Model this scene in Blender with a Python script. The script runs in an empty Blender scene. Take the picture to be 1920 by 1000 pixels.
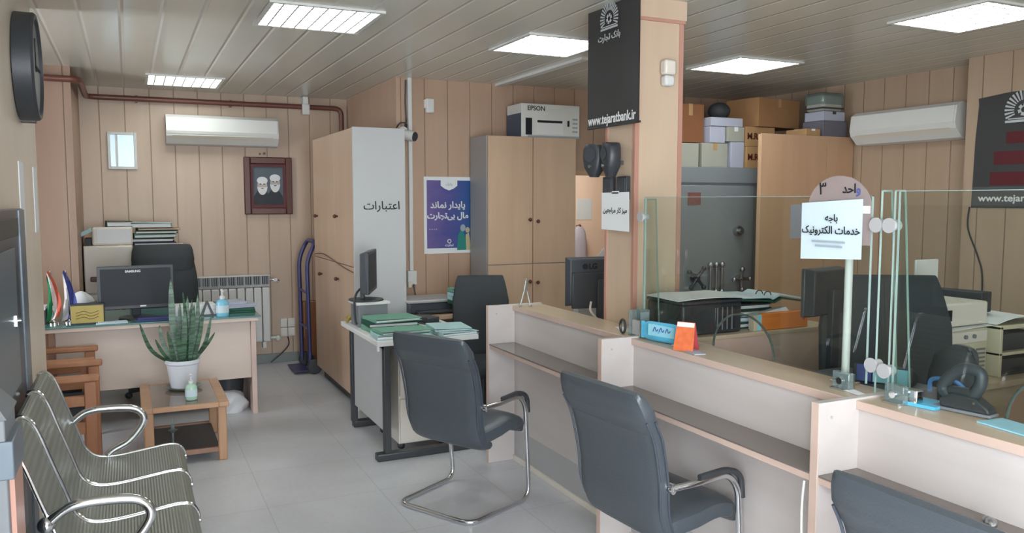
import bpy, bmesh, math, random
from mathutils import Vector, Matrix
random.seed(7)
S = bpy.context.scene
COL = S.collection
R = math.radians
PI = math.pi

# ------------------------------------------------------------------ camera, world, light, exposure
cam_data = bpy.data.cameras.new('camera')
cam_data.sensor_width = 36.0
cam_data.lens = 1500.0 / 1920.0 * 36.0
cam_data.clip_start = 0.05
cam = bpy.data.objects.new('camera', cam_data)
COL.objects.link(cam)
cam.location = (0, 0, 1.6)
cam.rotation_euler = (R(90 - 4.764), 0, -R(25.564))
S.camera = cam

world = bpy.data.worlds.new('daylight')
S.world = world
world.use_nodes = True
wn = world.node_tree.nodes
bg = wn.get('Background') or wn.new('ShaderNodeBackground')
bg.inputs['Color'].default_value = (0.86, 0.93, 1.0, 1)
bg.inputs['Strength'].default_value = 12.0

def area(name, loc, rot, sx, sy, power, color=(1, 1, 1), portal=False):
    d = bpy.data.lights.new(name, 'AREA')
    d.shape = 'RECTANGLE'; d.size = sx; d.size_y = sy; d.energy = power; d.color = color
    o = bpy.data.objects.new(name, d); COL.objects.link(o)
    o.location = loc; o.rotation_euler = rot
    if portal:
        d.cycles.is_portal = True
    return o
# daylight enters through the storefront behind the camera and the window of the left recess
area('storefront_daylight', (0.4, -1.32, 1.35), (R(90), 0, 0), 1.8, 2.1, 10, portal=True)
area('entrance_daylight', (-0.66, -0.5, 1.3), (R(90), 0, R(-90)), 1.3, 2.4, 10, portal=True)
area('recess_daylight', (-2.72, 5.4, 1.35), (R(90), 0, R(-90)), 0.8, 2.1, 10, portal=True)
LAMP_STRENGTH = 8.0
area('back_office_fill', (4.0, 7.4, 2.55), (0, 0, 0), 0.5, 0.5, 16, color=(1.0, 0.93, 0.84))  # unseen area light, added to brighten the room behind the doorway

S.view_settings.view_transform = 'Standard'
S.view_settings.look = 'None'
S.view_settings.exposure = 0.84
S.view_settings.gamma = 1.0
S.view_settings.use_curve_mapping = False
S.cycles.use_denoising = True
S.cycles.max_bounces = 10
S.cycles.diffuse_bounces = 6
S.cycles.transparent_max_bounces = 24
S.cycles.sample_clamp_indirect = 6.0

# ------------------------------------------------------------------ materials
def lin(h):
    h = h.lstrip('#')
    out = []
    for i in (0, 2, 4):
        c = int(h[i:i+2], 16) / 255
        out.append(c / 12.92 if c <= 0.04045 else ((c + 0.055) / 1.055) ** 2.4)
    return (*out, 1)

def base_mat(name, color, rough=0.5, metal=0.0, spec=0.5):
    m = bpy.data.materials.new(name); m.use_nodes = True
    b = m.node_tree.nodes['Principled BSDF']
    b.inputs['Base Color'].default_value = lin(color)
    b.inputs['Roughness'].default_value = rough
    b.inputs['Metallic'].default_value = metal
    b.inputs['Specular IOR Level'].default_value = spec
    return m, m.node_tree, b

def N(nt, t, **kw):
    n = nt.nodes.new(t)
    for k, v in kw.items():
        if k.startswith('i_'):
            n.inputs[k[2:].replace('_', ' ')].default_value = v
        else:
            setattr(n, k, v)
    return n

def plain(name, color, rough=0.5, metal=0.0, spec=0.5, var=0.06, scale=6.0, bump=0.0, bscale=80.0):
    """Principled colour with a faint procedural mottling and optional bump."""
    m, nt, b = base_mat(name, color, rough, metal, spec)
    tc = N(nt, 'ShaderNodeTexCoord')
    no = N(nt, 'ShaderNodeTexNoise'); no.inputs['Scale'].default_value = scale; no.inputs['Detail'].default_value = 3
    nt.links.new(tc.outputs['Object'], no.inputs['Vector'])
    mr = N(nt, 'ShaderNodeMapRange'); mr.inputs['To Min'].default_value = 1 - var; mr.inputs['To Max'].default_value = 1 + var
    nt.links.new(no.outputs['Fac'], mr.inputs['Value'])
    mx = N(nt, 'ShaderNodeMix', data_type='RGBA', blend_type='MULTIPLY')
    mx.inputs[0].default_value = 1.0
    mx.inputs[6].default_value = lin(color)
    nt.links.new(mr.outputs[0], mx.inputs[7])
    nt.links.new(mx.outputs[2], b.inputs['Base Color'])
    if bump:
        n2 = N(nt, 'ShaderNodeTexNoise'); n2.inputs['Scale'].default_value = bscale; n2.inputs['Detail'].default_value = 4
        nt.links.new(tc.outputs['Object'], n2.inputs['Vector'])
        bp = N(nt, 'ShaderNodeBump'); bp.inputs['Strength'].default_value = bump; bp.inputs['Distance'].default_value = 0.01
        nt.links.new(n2.outputs['Fac'], bp.inputs['Height']); nt.links.new(bp.outputs[0], b.inputs['Normal'])
    return m

def wood(name, c1, c2, rough=0.4, axis='Z', scale=7.0, groove=None, gaxis='X', gcol=0.62, spec=0.5):
    """Grain stretched along AXIS; GROOVE = spacing of narrow panel joints across GAXIS."""
    m, nt, b = base_mat(name, c1, rough, 0, spec)
    tc = N(nt, 'ShaderNodeTexCoord')
    mp = N(nt, 'ShaderNodeMapping')
    sc = {'X': (0.12, 1, 1), 'Y': (1, 0.12, 1), 'Z': (1, 1, 0.12)}[axis]
    mp.inputs['Scale'].default_value = sc
    nt.links.new(tc.outputs['Object'], mp.inputs['Vector'])
    no = N(nt, 'ShaderNodeTexNoise'); no.inputs['Scale'].default_value = scale; no.inputs['Detail'].default_value = 6; no.inputs['Roughness'].default_value = 0.6
    no.inputs['Distortion'].default_value = 0.4
    nt.links.new(mp.outputs[0], no.inputs['Vector'])
    rp = N(nt, 'ShaderNodeValToRGB')
    rp.color_ramp.elements[0].position = 0.32; rp.color_ramp.elements[0].color = lin(c1)
    rp.color_ramp.elements[1].position = 0.7; rp.color_ramp.elements[1].color = lin(c2)
    nt.links.new(no.outputs['Fac'], rp.inputs['Fac'])
    out = rp.outputs['Color']
    if groove:
        sp = N(nt, 'ShaderNodeSeparateXYZ'); nt.links.new(tc.outputs['Object'], sp.inputs[0])
        md = N(nt, 'ShaderNodeMath', operation='PINGPONG'); md.inputs[1].default_value = groove / 2
        nt.links.new(sp.outputs[gaxis], md.inputs[0])
        ml = N(nt, 'ShaderNodeMapRange'); ml.inputs['From Min'].default_value = 0.002; ml.inputs['From Max'].default_value = 0.006
        nt.links.new(md.outputs[0], ml.inputs['Value'])
        mx = N(nt, 'ShaderNodeMix', data_type='RGBA', blend_type='MIX')
        dk = lin(c1); mx.inputs[6].default_value = (dk[0]*gcol, dk[1]*gcol*0.95, dk[2]*gcol*0.9, 1)
        nt.links.new(ml.outputs[0], mx.inputs[0]); nt.links.new(out, mx.inputs[7])
        out = mx.outputs[2]
        bp = N(nt, 'ShaderNodeBump'); bp.inputs['Strength'].default_value = 0.6; bp.inputs['Distance'].default_value = 0.004
        nt.links.new(ml.outputs[0], bp.inputs['Height']); nt.links.new(bp.outputs[0], b.inputs['Normal'])
    nt.links.new(out, b.inputs['Base Color'])
    return m

def emit(name, color, strength):
    m = bpy.data.materials.new(name); m.use_nodes = True
    nt = m.node_tree; nt.nodes.clear()
    e = N(nt, 'ShaderNodeEmission'); e.inputs[0].default_value = color; e.inputs[1].default_value = strength
    q = N(nt, 'ShaderNodeOutputMaterial'); nt.links.new(e.outputs[0], q.inputs[0])
    return m

def glass(name, tint, refl=1.0, alpha=0.0, body='#d8e2e0', rough=0.0):
    """Thin architectural glass: tinted transmission, Fresnel reflection, optional milky share."""
    m = bpy.data.materials.new(name); m.use_nodes = True
    nt = m.node_tree; nt.nodes.clear()
    q = N(nt, 'ShaderNodeOutputMaterial')
    tr = N(nt, 'ShaderNodeBsdfTransparent'); tr.inputs[0].default_value = lin(tint)
    gl = N(nt, 'ShaderNodeBsdfGlossy'); gl.inputs['Roughness'].default_value = rough
    # two-sided Schlick reflectance, the same from either face
    ge = N(nt, 'ShaderNodeNewGeometry')
    dt = N(nt, 'ShaderNodeVectorMath', operation='DOT_PRODUCT')
    nt.links.new(ge.outputs['Normal'], dt.inputs[0]); nt.links.new(ge.outputs['Incoming'], dt.inputs[1])
    ab = N(nt, 'ShaderNodeMath', operation='ABSOLUTE'); nt.links.new(dt.outputs['Value'], ab.inputs[0])
    om = N(nt, 'ShaderNodeMath', operation='SUBTRACT'); om.inputs[0].default_value = 1.0; nt.links.new(ab.outputs[0], om.inputs[1])
    pw = N(nt, 'ShaderNodeMath', operation='POWER'); pw.inputs[1].default_value = 5.0; nt.links.new(om.outputs[0], pw.inputs[0])
    mm = N(nt, 'ShaderNodeMath', operation='MULTIPLY_ADD'); mm.inputs[1].default_value = 0.96 * refl; mm.inputs[2].default_value = 0.04 * refl
    nt.links.new(pw.outputs[0], mm.inputs[0])
    mx = N(nt, 'ShaderNodeMixShader')
    nt.links.new(mm.outputs[0], mx.inputs[0])
    src = tr.outputs[0]
    if alpha:
        df = N(nt, 'ShaderNodeBsdfDiffuse'); df.inputs[0].default_value = lin(body)
        m2 = N(nt, 'ShaderNodeMixShader'); m2.inputs[0].default_value = alpha
        nt.links.new(tr.outputs[0], m2.inputs[1]); nt.links.new(df.outputs[0], m2.inputs[2])
        src = m2.outputs[0]
    nt.links.new(src, mx.inputs[1]); nt.links.new(gl.outputs[0], mx.inputs[2])
    nt.links.new(mx.outputs[0], q.inputs[0])
    return m

M = {}
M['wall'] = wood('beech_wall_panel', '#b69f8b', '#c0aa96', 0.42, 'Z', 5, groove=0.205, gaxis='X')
M['wall_y'] = wood('beech_wall_panel_side_shaded', '#a68e78', '#af9882', 0.42, 'Z', 5, groove=0.205, gaxis='Y')  # beech darkened below the back wall's tone for the shade on the right wall
M['wall_mid'] = wood('rosy_wall_panel', '#b0927c', '#ba9d87', 0.42, 'Z', 5, groove=0.205, gaxis='X')
M['wall_alcove'] = wood('shaded_brown_beech_panel', '#927663', '#9c806c', 0.42, 'Z', 5, groove=0.205, gaxis='X')  # browner beech; the shade on the alcove face is worked into its colour too
M['wall_light'] = wood('pale_beech_panel', '#d8c9b8', '#dfd1c1', 0.4, 'Z', 5)
M['column'] = wood('pale_maple_panel', '#bfa78f', '#c8b19b', 0.4, 'Z', 4)
M['column_edge'] = wood('pink_edge_strip', '#b08272', '#b98c7c', 0.4, 'Z', 4)
M['cab'] = wood('beech_door', '#b3977f', '#bda28a', 0.4, 'Z', 6)
M['cab_dark'] = wood('amber_beech_door', '#bd9778', '#c6a182', 0.4, 'Z', 6)
M['counter'] = wood('pale_maple_counter', '#bcb4b0', '#c6bfbc', 0.38, 'Y', 5)
M['counter_edge'] = wood('pink_maple_edge', '#c0a79a', '#cab2a6', 0.4, 'Y', 5)
M['counter_top'] = wood('tan_maple_top', '#b7a48d', '#c1af99', 0.3, 'Y', 5)
M['desk_front'] = wood('pale_beech_front', '#c2b1a4', '#ccbcb0', 0.35, 'X', 5)
M['desk_dark'] = wood('brown_beech', '#8a6854', '#96735e', 0.4, 'Z', 5)
M['chair_wood'] = wood('orange_beech', '#9c6748', '#b07c5a', 0.4, 'X', 9)
M['chair_wood_v'] = wood('orange_beech_upright', '#9c6748', '#b07c5a', 0.4, 'Z', 9)
M['table_wood'] = wood('honey_beech', '#a87f5f', '#ba9170', 0.4, 'X', 8)
M['table_wood_v'] = wood('honey_beech_leg', '#a87f5f', '#ba9170', 0.4, 'Z', 8)
M['frame_wood'] = wood('mahogany', '#4a2118', '#5c2c20', 0.35, 'Z', 10)
M['leather'] = plain('black_leather', '#43494f', 0.36, 0, 0.55, 0.08, 5, 0.12, 160)
M['leather_blue'] = plain('blue_black_leather', '#3c434c', 0.34, 0, 0.55, 0.08, 5, 0.12, 160)
M['black'] = plain('black_plastic', '#35383c', 0.42, 0, 0.5, 0.05, 8)
M['black_soft'] = plain('black_fabric', '#363a3d', 0.75, 0, 0.3, 0.08, 30)
M['dark'] = plain('dark_grey_plastic', '#3b3f45', 0.45, 0, 0.5, 0.05, 8)
M['mid'] = plain('mid_grey_plastic', '#74787c', 0.45, 0, 0.5, 0.04, 8)
M['screen'] = plain('dark_screen_glass', '#272b30', 0.5, 0, 0.3, 0.02, 3)
M['chrome'] = plain('chrome', '#d8dadd', 0.13, 1.0, 0.5, 0.02, 10)
M['steel'] = plain('brushed_steel', '#a4a7ab', 0.32, 1.0, 0.5, 0.06, 20)
M['darksteel'] = plain('dark_steel', '#4d4f52', 0.4, 0.7, 0.5, 0.05, 10)
M['brown_steel'] = plain('maroon_painted_pipe', '#6d4238', 0.4, 0.0, 0.5, 0.08, 8)
M['white'] = plain('white_plastic', '#d2d2cf', 0.55, 0, 0.5, 0.03, 6)
M['white_lam'] = plain('white_laminate', '#b2b3b4', 0.45, 0, 0.5, 0.02, 3)
M['cream'] = plain('cream_plastic', '#d6cfc4', 0.45, 0, 0.5, 0.03, 6)
M['beige'] = plain('beige_plastic', '#c4bba2', 0.5, 0, 0.4, 0.03, 6)
M['grey_lam'] = plain('grey_laminate', '#a6a5a6', 0.4, 0, 0.5, 0.02, 3)
M['paper'] = plain('paper', '#dfe1e3', 0.8, 0, 0.2, 0.03, 4)
M['paper_cool'] = plain('cool_paper', '#c6d6de', 0.8, 0, 0.2, 0.03, 4)
M['ink'] = plain('black_ink', '#23252a', 0.7, 0, 0.2, 0.02, 4)
M['ink_grey'] = plain('grey_ink', '#9aa5ad', 0.7, 0, 0.2, 0.02, 4)
M['ink_blue'] = plain('blue_ink', '#4c5590', 0.7, 0, 0.2, 0.02, 4)
M['ink_white'] = plain('white_ink', '#dcdcdc', 0.7, 0, 0.2, 0.02, 4)
M['ink_red'] = plain('red_ink', '#8e2a22', 0.7, 0, 0.2, 0.02, 4)
M['folder_green'] = plain('green_card', '#6c9a86', 0.6, 0, 0.3, 0.12, 9)
M['folder_teal'] = plain('teal_card', '#a6c5c6', 0.6, 0, 0.3, 0.08, 9)
M['folder_dkgreen'] = plain('dark_green_card', '#23503f', 0.6, 0, 0.3, 0.12, 9)
M['folder_blue'] = plain('navy_card', '#39406b', 0.6, 0, 0.3, 0.1, 9)
M['folder_dark'] = plain('charcoal_card', '#3a3b3e', 0.6, 0, 0.3, 0.1, 9)
M['cardboard'] = plain('cardboard', '#9a7350', 0.8, 0, 0.2, 0.08, 7)
M['cardboard_lt'] = plain('light_cardboard', '#ae8a63', 0.8, 0, 0.2, 0.08, 7)
M['cardboard_br'] = plain('brown_cardboard', '#84583c', 0.8, 0, 0.2, 0.1, 7)
M['carton_grey'] = plain('pale_grey_carton', '#a3a297', 0.75, 0, 0.2, 0.06, 7)
M['carton_lilac'] = plain('lilac_carton', '#aeb0c0', 0.75, 0, 0.2, 0.06, 7)
M['safe'] = plain('grey_safe_paint', '#83898d', 0.4, 0.1, 0.5, 0.06, 3)
M['orange'] = plain('orange_card', '#e0813a', 0.6, 0, 0.3, 0.05, 9)
M['orange_print'] = plain('orange_print', '#cf6a40', 0.55, 0, 0.3, 0.3, 40)
M['redcard'] = plain('red_card', '#b2454c', 0.6, 0, 0.3, 0.06, 9)
M['cyan'] = plain('cyan_plastic_film', '#58b4d8', 0.3, 0, 0.5, 0.12, 25)
M['cyan_lt'] = plain('pale_cyan_film', '#8fcbdc', 0.3, 0, 0.5, 0.1, 25)
M['bluecable'] = plain('blue_cable', '#3f78b5', 0.5, 0, 0.4, 0.03, 9)
M['banner'] = plain('black_banner', '#3a3a3b', 0.5, 0, 0.4, 0.05, 3)
M['banner_red'] = plain('dark_red_print', '#551a22', 0.55, 0, 0.4, 0.1, 3)
M['emblem'] = plain('silver_print', '#b9bcbe', 0.5, 0.0, 0.5, 0.05, 20)
M['dollyblue'] = plain('indigo_painted_steel', '#3b3c66', 0.4, 0.2, 0.5, 0.06, 10)
M['kiosk'] = plain('slate_painted_steel', '#2c333d', 0.3, 0.2, 0.5, 0.04, 3)
M['kiosk_lt'] = plain('blue_grey_panel', '#67727c', 0.3, 0.2, 0.5, 0.04, 3)
M['gold'] = plain('brass_plate', '#a5934f', 0.45, 0.2, 0.5, 0.1, 14)
M['flag_g'] = plain('green_cloth', '#2c7a4f', 0.8, 0, 0.2, 0.05, 9)
M['flag_w'] = plain('white_cloth', '#d8d5d4', 0.8, 0, 0.2, 0.04, 9)
M['flag_r'] = plain('red_cloth', '#c9614f', 0.8, 0, 0.2, 0.05, 9)
M['flag_b'] = plain('blue_cloth', '#4a5290', 0.8, 0, 0.2, 0.06, 9)
M['pot'] = plain('white_ceramic', '#d6dae2', 0.3, 0, 0.5, 0.02, 4)
M['soil'] = plain('dark_soil', '#33291f', 0.9, 0, 0.2, 0.2, 40, 0.5, 60)
M['gel_blue'] = plain('blue_gel_bottle', '#7fc0da', 0.2, 0, 0.5, 0.08, 20)
M['gel_green'] = plain('mint_gel_bottle', '#a9cbb8', 0.2, 0, 0.5, 0.06, 20)
M['bagwhite'] = plain('white_bin_bag', '#c8c9cc', 0.4, 0, 0.5, 0.08, 14, 0.4, 30)
M['skin'] = plain('printed_skin', '#b8aea8', 0.8, 0, 0.2, 0.03, 9)
M['photo_bg'] = plain('printed_slate', '#59636d', 0.5, 0, 0.3, 0.15, 6)
M['photo_dark'] = plain('printed_charcoal', '#30343a', 0.5, 0, 0.3, 0.1, 6)
M['mirror'] = plain('silvered_glass', '#a9b9c0', 0.3, 0.35, 0.5, 0.04, 5)
M['tableglass'] = plain('brown_table_glass', '#77695f', 0.06, 0, 0.7, 0.03, 3)
M['shelfglass'] = plain('smoked_shelf_glass', '#6f6662', 0.12, 0, 0.6, 0.03, 3)
M['deskglass'] = plain('green_desk_glass', '#5e8a88', 0.08, 0, 0.6, 0.03, 3)
M['glass'] = glass('partition_glass', '#f3f7f5', 1.1)
M['glassedge'] = plain('green_glass_edge', '#8fa39d', 0.25, 0, 0.6, 0.1, 12)
M['glassdark'] = plain('dark_glass_edge', '#39443f', 0.2, 0, 0.6, 0.1, 12)
M['acrylic'] = glass('milky_acrylic', '#dfe4ea', 0.6, 0.45, '#b9a9a6')
M['clear'] = glass('clear_acrylic', '#cfdcdc', 0.9, 0.18, '#bccaca')
M['lamp'] = emit('lamp_diffuser', (0.93, 1.0, 0.97, 1), LAMP_STRENGTH)
M['baseboard'] = plain('grey_tile_skirting', '#7d8482', 0.35, 0, 0.5, 0.06, 6)
M['lamp_frame'] = plain('white_lamp_frame', '#cfd0cc', 0.4, 0, 0.5, 0.03, 6)

def floor_mat():
    m, nt, b = base_mat('grey_polished_floor', '#a5a8aa', 0.33)
    tc = N(nt, 'ShaderNodeTexCoord')
    n1 = N(nt, 'ShaderNodeTexNoise'); n1.inputs['Scale'].default_value = 1.3; n1.inputs['Detail'].default_value = 5; n1.inputs['Distortion'].default_value = 0.8
    nt.links.new(tc.outputs['Object'], n1.inputs['Vector'])
    n2 = N(nt, 'ShaderNodeTexNoise'); n2.inputs['Scale'].default_value = 45; n2.inputs['Detail'].default_value = 3
    nt.links.new(tc.outputs['Object'], n2.inputs['Vector'])
    rp = N(nt, 'ShaderNodeValToRGB')
    rp.color_ramp.elements[0].position = 0.3; rp.color_ramp.elements[0].color = lin('#b8b8bc')
    rp.color_ramp.elements[1].position = 0.72; rp.color_ramp.elements[1].color = lin('#cdcdd1')
    nt.links.new(n1.outputs['Fac'], rp.inputs['Fac'])
    mr = N(nt, 'ShaderNodeMapRange'); mr.inputs['To Min'].default_value = 0.93; mr.inputs['To Max'].default_value = 1.07
    nt.links.new(n2.outputs['Fac'], mr.inputs['Value'])
    mx = N(nt, 'ShaderNodeMix', data_type='RGBA', blend_type='MULTIPLY'); mx.inputs[0].default_value = 1
    nt.links.new(rp.outputs[0], mx.inputs[6]); nt.links.new(mr.outputs[0], mx.inputs[7])
    # faint tile joints
    br = N(nt, 'ShaderNodeTexBrick'); br.offset = 0.0
    br.inputs['Color1'].default_value = (1, 1, 1, 1); br.inputs['Color2'].default_value = (0.97, 0.97, 0.97, 1); br.inputs['Mortar'].default_value = (0.82, 0.82, 0.82, 1)
    br.inputs['Scale'].default_value = 1.0; br.inputs['Mortar Size'].default_value = 0.003; br.inputs['Brick Width'].default_value = 0.6; br.inputs['Row Height'].default_value = 0.6
    nt.links.new(tc.outputs['Object'], br.inputs['Vector'])
    m3 = N(nt, 'ShaderNodeMix', data_type='RGBA', blend_type='MULTIPLY'); m3.inputs[0].default_value = 1
    nt.links.new(mx.outputs[2], m3.inputs[6]); nt.links.new(br.outputs['Color'], m3.inputs[7])
    nt.links.new(m3.outputs[2], b.inputs['Base Color'])
    rr = N(nt, 'ShaderNodeMapRange'); rr.inputs['To Min'].default_value = 0.26; rr.inputs['To Max'].default_value = 0.44
    nt.links.new(n1.outputs['Fac'], rr.inputs['Value']); nt.links.new(rr.outputs[0], b.inputs['Roughness'])
    return m
M['floor'] = floor_mat()

def ceiling_mat():
    """Glossy cream PVC strips that run along Y, a shallow V joint every 20 cm."""
    m, nt, b = base_mat('glossy_ceiling_strips', '#aaa69b', 0.22)
    tc = N(nt, 'ShaderNodeTexCoord')
    sp = N(nt, 'ShaderNodeSeparateXYZ'); nt.links.new(tc.outputs['Object'], sp.inputs[0])
    md = N(nt, 'ShaderNodeMath', operation='PINGPONG'); md.inputs[1].default_value = 0.1
    nt.links.new(sp.outputs['X'], md.inputs[0])
    ml = N(nt, 'ShaderNodeMapRange'); ml.inputs['From Min'].default_value = 0.0; ml.inputs['From Max'].default_value = 0.014
    nt.links.new(md.outputs[0], ml.inputs['Value'])
    mx = N(nt, 'ShaderNodeMix', data_type='RGBA', blend_type='MIX')
    mx.inputs[6].default_value = lin('#d2d0c6'); mx.inputs[7].default_value = lin('#cac9bd')
    nt.links.new(ml.outputs[0], mx.inputs[0])
    no = N(nt, 'ShaderNodeTexNoise'); no.inputs['Scale'].default_value = 1.2; no.inputs['Detail'].default_value = 3
    nt.links.new(tc.outputs['Object'], no.inputs['Vector'])
    mr = N(nt, 'ShaderNodeMapRange'); mr.inputs['To Min'].default_value = 0.92; mr.inputs['To Max'].default_value = 1.06
    nt.links.new(no.outputs['Fac'], mr.inputs['Value'])
    m2 = N(nt, 'ShaderNodeMix', data_type='RGBA', blend_type='MULTIPLY'); m2.inputs[0].default_value = 1
    nt.links.new(mx.outputs[2], m2.inputs[6]); nt.links.new(mr.outputs[0], m2.inputs[7])
    nt.links.new(m2.outputs[2], b.inputs['Base Color'])
    bp = N(nt, 'ShaderNodeBump'); bp.inputs['Strength'].default_value = 0.9; bp.inputs['Distance'].default_value = 0.006
    nt.links.new(ml.outputs[0], bp.inputs['Height']); nt.links.new(bp.outputs[0], b.inputs['Normal'])
    return m
M['ceiling'] = ceiling_mat()

def perforated_mat():
    """Grey powder-coated sheet with fine pressed ribs."""
    m, nt, b = base_mat('ribbed_steel_sheet', '#8b8c86', 0.4, 0.35)
    tc = N(nt, 'ShaderNodeTexCoord')
    sp = N(nt, 'ShaderNodeSeparateXYZ'); nt.links.new(tc.outputs['Generated'], sp.inputs[0])
    w = N(nt, 'ShaderNodeMath', operation='PINGPONG'); w.inputs[1].default_value = 1 / 110
    nt.links.new(sp.outputs['X'], w.inputs[0])
    mr = N(nt, 'ShaderNodeMapRange'); mr.inputs['From Max'].default_value = 1 / 110
    nt.links.new(w.outputs[0], mr.inputs['Value'])
    rp = N(nt, 'ShaderNodeValToRGB')
    rp.color_ramp.elements[0].color = lin('#82847c'); rp.color_ramp.elements[1].color = lin('#969890')
    nt.links.new(mr.outputs[0], rp.inputs['Fac']); nt.links.new(rp.outputs[0], b.inputs['Base Color'])
    bp = N(nt, 'ShaderNodeBump'); bp.inputs['Strength'].default_value = 0.35; bp.inputs['Distance'].default_value = 0.004
    nt.links.new(mr.outputs[0], bp.inputs['Height']); nt.links.new(bp.outputs[0], b.inputs['Normal'])
    return m
M['ribbed'] = perforated_mat()

def leaf_mat():
    m, nt, b = base_mat('snake_plant_leaf', '#3f6a45', 0.4)
    tc = N(nt, 'ShaderNodeTexCoord')
    mp = N(nt, 'ShaderNodeMapping'); mp.inputs['Scale'].default_value = (2, 2, 26)
    nt.links.new(tc.outputs['Object'], mp.inputs['Vector'])
    no = N(nt, 'ShaderNodeTexNoise'); no.inputs['Scale'].default_value = 2.2; no.inputs['Detail'].default_value = 3; no.inputs['Distortion'].default_value = 0.5
    nt.links.new(mp.outputs[0], no.inputs['Vector'])
    rp = N(nt, 'ShaderNodeValToRGB')
    rp.color_ramp.elements[0].position = 0.42; rp.color_ramp.elements[0].color = lin('#2a4635')
    rp.color_ramp.elements[1].position = 0.62; rp.color_ramp.elements[1].color = lin('#54765a')
    nt.links.new(no.outputs['Fac'], rp.inputs['Fac']); nt.links.new(rp.outputs[0], b.inputs['Base Color'])
    return m
M['leaf'] = leaf_mat()

def poster_mat():
    m, nt, b = base_mat('indigo_poster_print', '#4a4f8c', 0.5)
    tc = N(nt, 'ShaderNodeTexCoord')
    sp = N(nt, 'ShaderNodeSeparateXYZ'); nt.links.new(tc.outputs['Generated'], sp.inputs[0])
    no = N(nt, 'ShaderNodeTexNoise'); no.inputs['Scale'].default_value = 3; no.inputs['Detail'].default_value = 4
    mp = N(nt, 'ShaderNodeMapping'); mp.inputs['Scale'].default_value = (1, 1, 4)
    nt.links.new(tc.outputs['Generated'], mp.inputs['Vector']); nt.links.new(mp.outputs[0], no.inputs['Vector'])
    ad = N(nt, 'ShaderNodeMath', operation='MULTIPLY_ADD'); ad.inputs[1].default_value = 0.5; ad.inputs[2].default_value = -0.1
    nt.links.new(no.outputs['Fac'], ad.inputs[0])
    a2 = N(nt, 'ShaderNodeMath', operation='ADD'); nt.links.new(ad.outputs[0], a2.inputs[0])
    m2 = N(nt, 'ShaderNodeMath', operation='MULTIPLY'); m2.inputs[1].default_value = 0.75
    nt.links.new(sp.outputs['X'], m2.inputs[0]); nt.links.new(m2.outputs[0], a2.inputs[1])
    rp = N(nt, 'ShaderNodeValToRGB')
    e = rp.color_ramp.elements
    e[0].position = 0.15; e[0].color = lin('#6a5a94'); e[1].position = 0.9; e[1].color = lin('#23508c')
    x = e.new(0.5); x.color = lin('#4a4b8c')
    nt.links.new(a2.outputs[0], rp.inputs['Fac']); nt.links.new(rp.outputs[0], b.inputs['Base Color'])
    return m
M['poster'] = poster_mat()

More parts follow.
